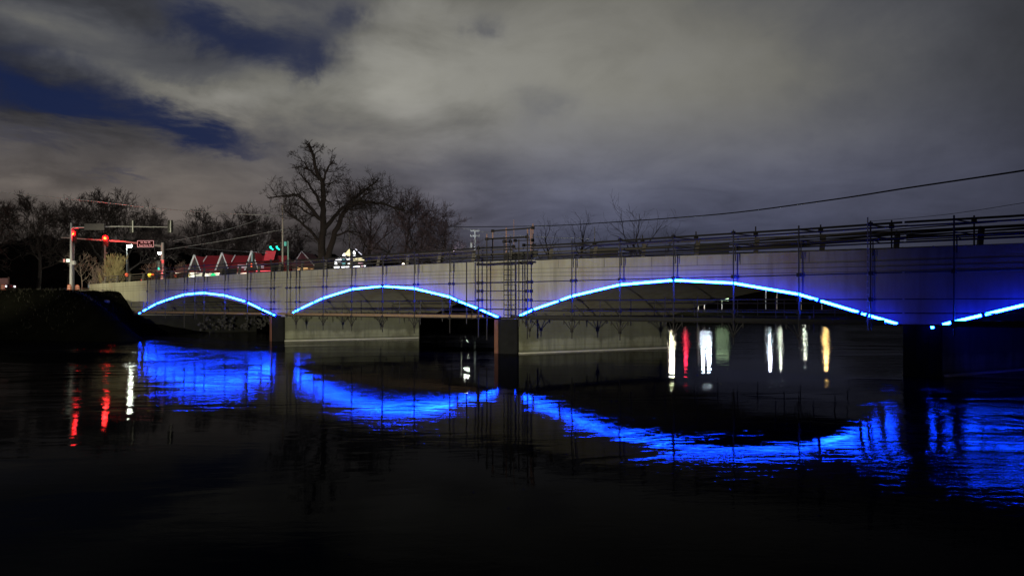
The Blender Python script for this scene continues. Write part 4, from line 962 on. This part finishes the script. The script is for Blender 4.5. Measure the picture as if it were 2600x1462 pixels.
for pc, pt, hw in ((496, 647, 15.5), (566, 642, 17.5), (641, 637, 17.5)):       # gables
    zt = hz(pt); zb = ze + 0.12; w = hx(pc + hw) - hx(pc); xc = hx(pc); yf = D7 - 0.35
    mb = MB(); mb.prism([(xc - w, yf + 0.15, zb), (xc + w, yf + 0.15, zb), (xc, yf + 0.15, zt - 0.15)], (0, 0, 0), (0, 4.5, 0)); g = mb.build('gable', ROOF, shop)
    mb = MB(); mb.tri((xc - w * .86, yf + 0.13, zb), (xc + w * .86, yf + 0.13, zb), (xc, yf + 0.13, zt - 0.5)); mb.build('gable_face', mat('gable_stucco', (0.09, 0.08, 0.08), 0.9), g)
    mb = MB(); mb.beam((xc - w, yf, zb), (xc, yf, zt), 0.16, 0.24); mb.beam((xc + w, yf, zb), (xc, yf, zt), 0.16, 0.13); mb.build('bargeboard', WHITE, g)
    mb = MB(); mb.beam((xc, yf + .08, zb), (xc, yf + .08, zt - 0.5), 0.06, 0.12)
    for sgn in (-1, 1): mb.beam((xc, yf + .08, zb + .1), (xc + sgn * w * .42, yf + .08, zb + (zt - zb) * .5), 0.06, 0.12); mb.beam((xc + sgn * w * .15, yf + .08, zb), (xc + sgn * w * .6, yf + .08, zb + (zt - zb) * .28), 0.06, 0.1)
    mb.build('timber_frame', TIMBER, g)
for px0, px1, py0, py1 in ((516, 525, 664, 650), (588, 597, 664, 648)):    # pale vent pipes on the roof
    mb = MB(); mb.tube([P(px0, py0, D7 + 0.2), P(px1, py1, D7 + 2.2)], 0.09, 6); mb.build('vent_pipe', WHITE, shop)
mb = MB(); mb.hexa([P(669, 662, D7 - .3), P(695, 660, D7 - .3), P(695, 660, D7 + 4), P(669, 662, D7 + 4), P(675, 637.5, D7 - .3), P(701, 637, D7 - .3), P(701, 637, D7 + 4), P(675, 637.5, D7 + 4)])
mb.build('mansard_panel', ROOFB, shop)
def face_box(px0, px1, py0, py1, D, m_, nm, par, th_=0.1):
    a, b = P(px0, py0, D), P(px1, py1, D); mb = MB(); mb.box(((a.x + b.x) / 2, D, (a.z + b.z) / 2), (b.x - a.x, th_, a.z - b.z)); return mb.build(nm, m_, par)
BRIGHT = emis('lit_shop_window', (0.80, 0.90, 0.78), 0.55); BR2 = emis('bright_shop_window', (0.95, 1.0, 0.92), 1.3)
for q in ((474, 482, 692, 712, BRIGHT), (484, 494, 690, 714, BR2), (495, 516, 689, 700, BRIGHT), (519, 533, 690, 708, BRIGHT), (535, 558, 688, 706, BRIGHT)):
    w = face_box(q[0], q[1], q[2], q[3], D7 + 1.1, q[4], 'window', shop); face_box(q[0] - .5, q[1] + .5, q[2] - .8, q[2], D7 + 1.08, WHITE, 'frame', w)
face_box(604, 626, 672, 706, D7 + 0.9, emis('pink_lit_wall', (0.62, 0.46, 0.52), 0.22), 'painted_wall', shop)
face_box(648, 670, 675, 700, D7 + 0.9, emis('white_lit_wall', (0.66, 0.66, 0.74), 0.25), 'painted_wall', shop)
# second building with dark gable and amber windows
D8 = 126; s2 = empty('shop_building', (P(765, 700, D8).x, D8, GZ), 'dim brown-gabled building with amber windows right of the pale pole', 'building', 'buildings behind the bridge')
a, b = P(735, 676, D8), P(800, 676, D8); apx = P(766.5, 638, D8)
mb = MB(); mb.box(((a.x + b.x) / 2, D8 + 4, (a.z + GZ) / 2), (b.x - a.x - 0.6, 7, a.z - GZ)); mb.build('wall', mat('brown_wall', (0.25, 0.16, 0.12), 0.9), s2)
mb = MB(); mb.prism([(a.x, D8, a.z), (b.x, D8, a.z), tuple(apx)], (0, 0, 0), (0, 8, 0)); mb.build('roof', mat('dull_red_roof', (0.13, 0.035, 0.045), 0.8), s2)
mb = MB(); mb.beam((a.x + 1, D8 - 0.1, lerp(a.z, apx.z, .3)), (apx.x, D8 - 0.1, apx.z), 0.1, 0.12); mb.beam((apx.x, D8 - 0.1, apx.z), (b.x, D8 - 0.1, a.z), 0.1, 0.17); mb.build('bargeboard', mat('dull_white', (0.55, 0.52, 0.55), 0.7), s2)
AMW = emis('amber_window', (1.0, 0.60, 0.24), 0.9)
for q in ((756, 766, 677, 682), (755, 768, 684, 692), (770, 781, 678, 682), (770, 788, 684, 690), (789, 795, 683, 689)): face_box(*q, D8 - 0.3, AMW, 'window', s2)
# glass-fronted store, brightly lit inside
D9 = 112; st = empty('glass_store', (P(888, 700, D9).x, D9, GZ), 'brightly lit glass-fronted store with a pointed top, seen through branches', 'store', 'buildings behind the bridge')
GW = emis('store_glass_white', (0.95, 0.97, 1.0), 3.0); GY = emis('store_glass_yellow', (1.0, 0.90, 0.52), 1.15); GP = emis('store_glass_pink', (0.85, 0.5, 0.62), 0.7); GT = emis('store_glass_teal', (0.10, 0.35, 0.40), 0.6)
out = [P(843, 700, D9), P(843, 668, D9), P(851, 656, D9), P(868, 648, D9), P(877, 639, D9), P(887.5, 630, D9), P(899, 640, D9), P(910, 651, D9), P(922, 656, D9), P(929, 667, D9), P(929, 700, D9)]
mb = MB(); mb.prism([(p.x, p.y, p.z) for p in out], (0, 0, 0), (0, 6, 0)); mb.build('shell', mat('dark_shell', (0.03, 0.03, 0.035), 0.7), st)
def pane(pts, m_):
    mb = MB(); mb.prism([tuple(P(x, y, D9 - 0.12)) for x, y in pts], (0, 0, 0), (0, 0.05, 0)); mb.build('window', m_, st)
pane([(879, 640.5), (887.6, 631.5), (888.6, 640)], GY); pane([(875, 642), (888.7, 641), (888.5, 650), (881, 649)], GY); pane([(869, 648), (874, 642.5), (877.5, 649), (869, 649)], GW)
pane([(896, 643), (898.5, 636), (903, 642), (901, 646)], GW); pane([(896, 649), (902, 648), (903, 651), (896, 652)], GW)
pane([(857.5, 654.5), (867, 652.3), (867, 655), (857, 655.5)], GW); pane([(869, 652), (880, 651.5), (880, 654), (869, 654.8)], GW)
pane([(851.5, 660), (855, 657.2), (866.5, 656.6), (866.5, 660.6)], GW); pane([(869.5, 656.5), (876, 656), (875, 662), (869.5, 661)], GT); pane([(879, 657), (888, 652.5), (888.5, 658.5), (882, 660)], GW)
pane([(895, 658), (899, 656.5), (903, 662), (895, 662)], GY); pane([(901, 655.5), (908, 654.5), (907.5, 661.5), (903, 661)], GY); pane([(909.5, 655.5), (914, 654), (922, 657), (927, 662.5), (909.5, 662.5)], GY)
pane([(850, 664), (855.5, 664.5), (855.5, 675), (850, 675)], GW); pane([(857.5, 664.8), (867, 664.5), (867, 667), (857.5, 667)], GW); pane([(869, 665), (877, 664.5), (876, 675), (868, 674)], GT); pane([(882, 669), (892, 667), (892, 671.5), (886, 671)], GW)
pane([(909.5, 667), (922.5, 667), (923, 671), (909.5, 671)], GP); pane([(900.5, 670), (906, 669.5), (906, 672), (900.5, 672.5)], GW)
pane([(848, 677), (861.5, 676.5), (861, 684), (849, 684)], GW); pane([(866, 677), (876, 676.5), (875, 685), (871, 685)], GW); pane([(877.5, 676.5), (891, 676), (890, 685), (878, 685)], GW)
pane([(896.5, 677), (908, 675), (908, 681), (897, 681)], GW); pane([(909, 675), (914, 676), (914, 681), (909, 681)], GW); pane([(917, 674), (921.5, 674), (921.5, 680.5), (917, 680.5)], GP); pane([(924, 674), (928, 674), (928, 680), (924, 680)], GW)
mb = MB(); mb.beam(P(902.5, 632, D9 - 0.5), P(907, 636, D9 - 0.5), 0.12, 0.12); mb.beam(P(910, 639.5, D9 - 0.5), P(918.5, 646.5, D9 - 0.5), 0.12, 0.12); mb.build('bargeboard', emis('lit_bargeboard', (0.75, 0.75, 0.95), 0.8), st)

# ------------------------------------------------------------------ small coloured lamps along the railing
def bulb(px, py, col, s_, r, lab):
    t = 0.45; c = B(S(px, t), t, Zof(px, py, t)); root = empty('warning_lamp', (c.x, c.y, ztop(S(px, t)) - 0.3), lab, 'lamp', 'small coloured lamps along the bridge railing')
    mb = MB(); mb.lathe((c.x, c.y, c.z - r), [(r * .45, 0), (r * .9, r * .5), (r, r), (r * .8, r * 1.6), (r * .2, 2 * r)], 12); mb.build('lens', emis('bulb_' + lab.split()[1], col, s_), root)
    MB().tube([(c.x, c.y, ztop(S(px, t)) - 0.3), (c.x, c.y, c.z - r)], 0.04, 6).build('stem', BLACK, root)
bulb(379.5, 697.5, (1.0, 0.72, 0.05), 2.0, 0.20, 'round yellow lamp on the railing left of the red-lit pole')
bulb(387.5, 698, (1.0, 0.16, 0.04), 0.5, 0.16, 'dim orange lamp on the railing next to the round yellow one')
bulb(446, 699.5, (1.0, 0.22, 0.04), 1.2, 0.15, 'small orange lamp on the railing left of the white shop')
bulb(321.5, 697.5, (1.0, 0.14, 0.06), 0.8, 0.17, 'small red-orange lamp at the left end of the railing')
bulb(477.5, 698.5, (1.0, 0.80, 0.16), 1.2, 0.11, 'tiny yellow lamp left of the bright shop window')
bulb(524, 700.5, (1.0, 0.96, 0.78), 1.8, 0.19, 'round whitish lamp on the railing beside the green one')
bulb(541.5, 700, (0.02, 0.85, 0.28), 1.3, 0.24, 'large green lamp on the railing in front of the shop')
bulb(361, 711, (1.0, 0.03, 0.04), 0.7, 0.12, 'small red lamp low behind the railing at left')
bulb(1024, 671, (1.0, 0.86, 0.7), 2.4, 0.10, 'tiny warm white lamp behind the railing right of the glass store')

# ------------------------------------------------------------------ traffic barrels, board, cars
def barrel(px, D, lab):
    c = P(px, 740, D); r = empty('traffic_barrel', (c.x, D, 4.33), lab, 'barrel', 'traffic barrels by the road')
    pr = [(0.30, 0.0), (0.29, 0.12), (0.24, 0.14), (0.23, 0.42), (0.22, 0.44), (0.21, 0.70), (0.20, 0.72), (0.17, 0.95), (0.06, 1.0)]
    mb = MB(); mb.lathe((c.x, D, 4.30), pr, 14); mb.build('body', mat('orange_plastic', (0.75, 0.19, 0.09), 0.5), r)
    for z in (0.25, 0.55, 0.8): mb = MB(); mb.lathe((c.x, D, 4.30), [(0.245 - z * 0.03, z - 0.06), (0.24 - z * 0.03, z + 0.06)], 14); mb.build('reflective_band', mat('reflector', (0.8, 0.5, 0.4), 0.4), r)
barrel(176, 79.6, 'orange traffic barrel at the foot of the near signal mast, the left one of two')
barrel(196, 80.6, 'dimmer orange barrel right of the near signal mast')
barrel(7, 79, 'orange barrel below the wooden board near the left edge')
bd = empty('notice_board', (P(10, 740, 82).x, 82, 4.5), 'faded wooden board on posts at the left edge, above the road edge', 'board')
MB().tube([P(21, 748, 82), P(22, 703, 82)], 0.09, 6).build('post', TIMBER, bd)
MB().tube([P(-8, 748, 82), P(-8, 703, 82)], 0.09, 6).build('post', TIMBER, bd)
face_box(-10, 20, 706, 723, 81.9, mat('faded_board', (0.34, 0.17, 0.17), 0.9, 0, 0.5, 5), 'board', bd)
def car(loc, rz, lab, paint, lit):
    r = empty('parked_car', loc, lab, 'car', 'cars at the crossroads'); C_, S_ = cos(rz), sin(rz); L = Vector(loc)
    def w(x, y, z): return Vector((L.x + x * C_ - y * S_, L.y + x * S_ + y * C_, L.z + z))
    prof = [(-2.2, 0.30), (2.15, 0.30), (2.25, 0.6), (2.1, 0.86), (1.0, 0.98), (0.45, 1.42), (-1.1, 1.46), (-1.9, 1.0), (-2.22, 0.92)]
    mb = MB(); k = len(prof)
    for y, ins in ((-0.88, 1), (-0.82, 0), (0.82, 0), (0.88, 1)): pass
    mb.prism([tuple(w(x, -0.86 + (0.12 if z > 1.1 else 0), z)) for x, z in prof], w(0, 0, 0), w(0, 1.72, 0)); mb.build('body', paint, r)
    gm = mat('car_glass', (0.02, 0.03, 0.04), 0.1)
    for sgn in (-1, 1): mb = MB(); mb.prism([tuple(w(x, sgn * 0.875, z)) for x, z in ((0.85, 1.0), (0.42, 1.36), (-1.05, 1.40), (-1.6, 1.0))], w(0, 0, 0), w(0, sgn * 0.01, 0)); mb.build('side_window', gm, r)
    mb = MB(); mb.quad(w(1.02, -0.7, 1.0), w(1.02, 0.7, 1.0), w(0.5, 0.62, 1.4), w(0.5, -0.62, 1.4)); mb.build('windscreen', gm, r)
    for x in (-1.35, 1.4):
        for sgn in (-1, 1): MB().tube([w(x, sgn * 0.70, 0.33), w(x, sgn * 0.90, 0.33)], 0.33, 14).build('wheel', BLACK, r)
    for y in (-0.6, 0.6): MB().disc(w(2.19, y, 0.68), (C_, S_, 0), 0.10, 0.08, 10).build('headlight', emis('headlight', (0.9, 0.97, 1.0), lit), r)
car((P(243, 740, 100).x, 100, 4.9), -pi / 2 + 0.5, 'pale blue-white car half hidden behind the start of the bridge wall', mat('blue_white_paint', (0.45, 0.62, 0.70), 0.3, 0.2), 2.5)
car((P(-16, 740, 84).x, 84, 4.5), -0.15, 'car nose at the very left edge with its headlight on', mat('dark_paint', (0.05, 0.05, 0.06), 0.3, 0.2), 6)
lamp("street_lamp_light", 'POINT', tuple(P(331, 636, 108)), 500, (0.9, 1.0, 0.85), 0.3)
lamp("street_lamp_light", 'POINT', tuple(P(404, 654, 125)), 400, (0.9, 1.0, 0.85), 0.3)
lamp("pole_fill_light", 'SPOT', tuple(P(1150, 640, 106)), 700, (0.85, 0.92, 1.0), 0.2, tuple(P(1206, 605, 112)), 60, 0.6)  # unseen spot added to brighten the crossarm pole
lamp("shop_fill_light", 'SPOT', tuple(P(640, 470, 104)), 7500, (0.95, 0.93, 1.0), 0.3, tuple(P(600, 665, 124)), 70, 0.8)  # no lamp there: spot added to brighten the shop, aimed away from the water
lamp("shrub_fill_light", 'SPOT', tuple(P(255, 640, 74)), 1100, (1.0, 0.93, 0.68), 0.3, tuple(P(255, 725, 88)), 60, 0.8)  # added spot without a fixture, brightens the shrubs and small tree by the road
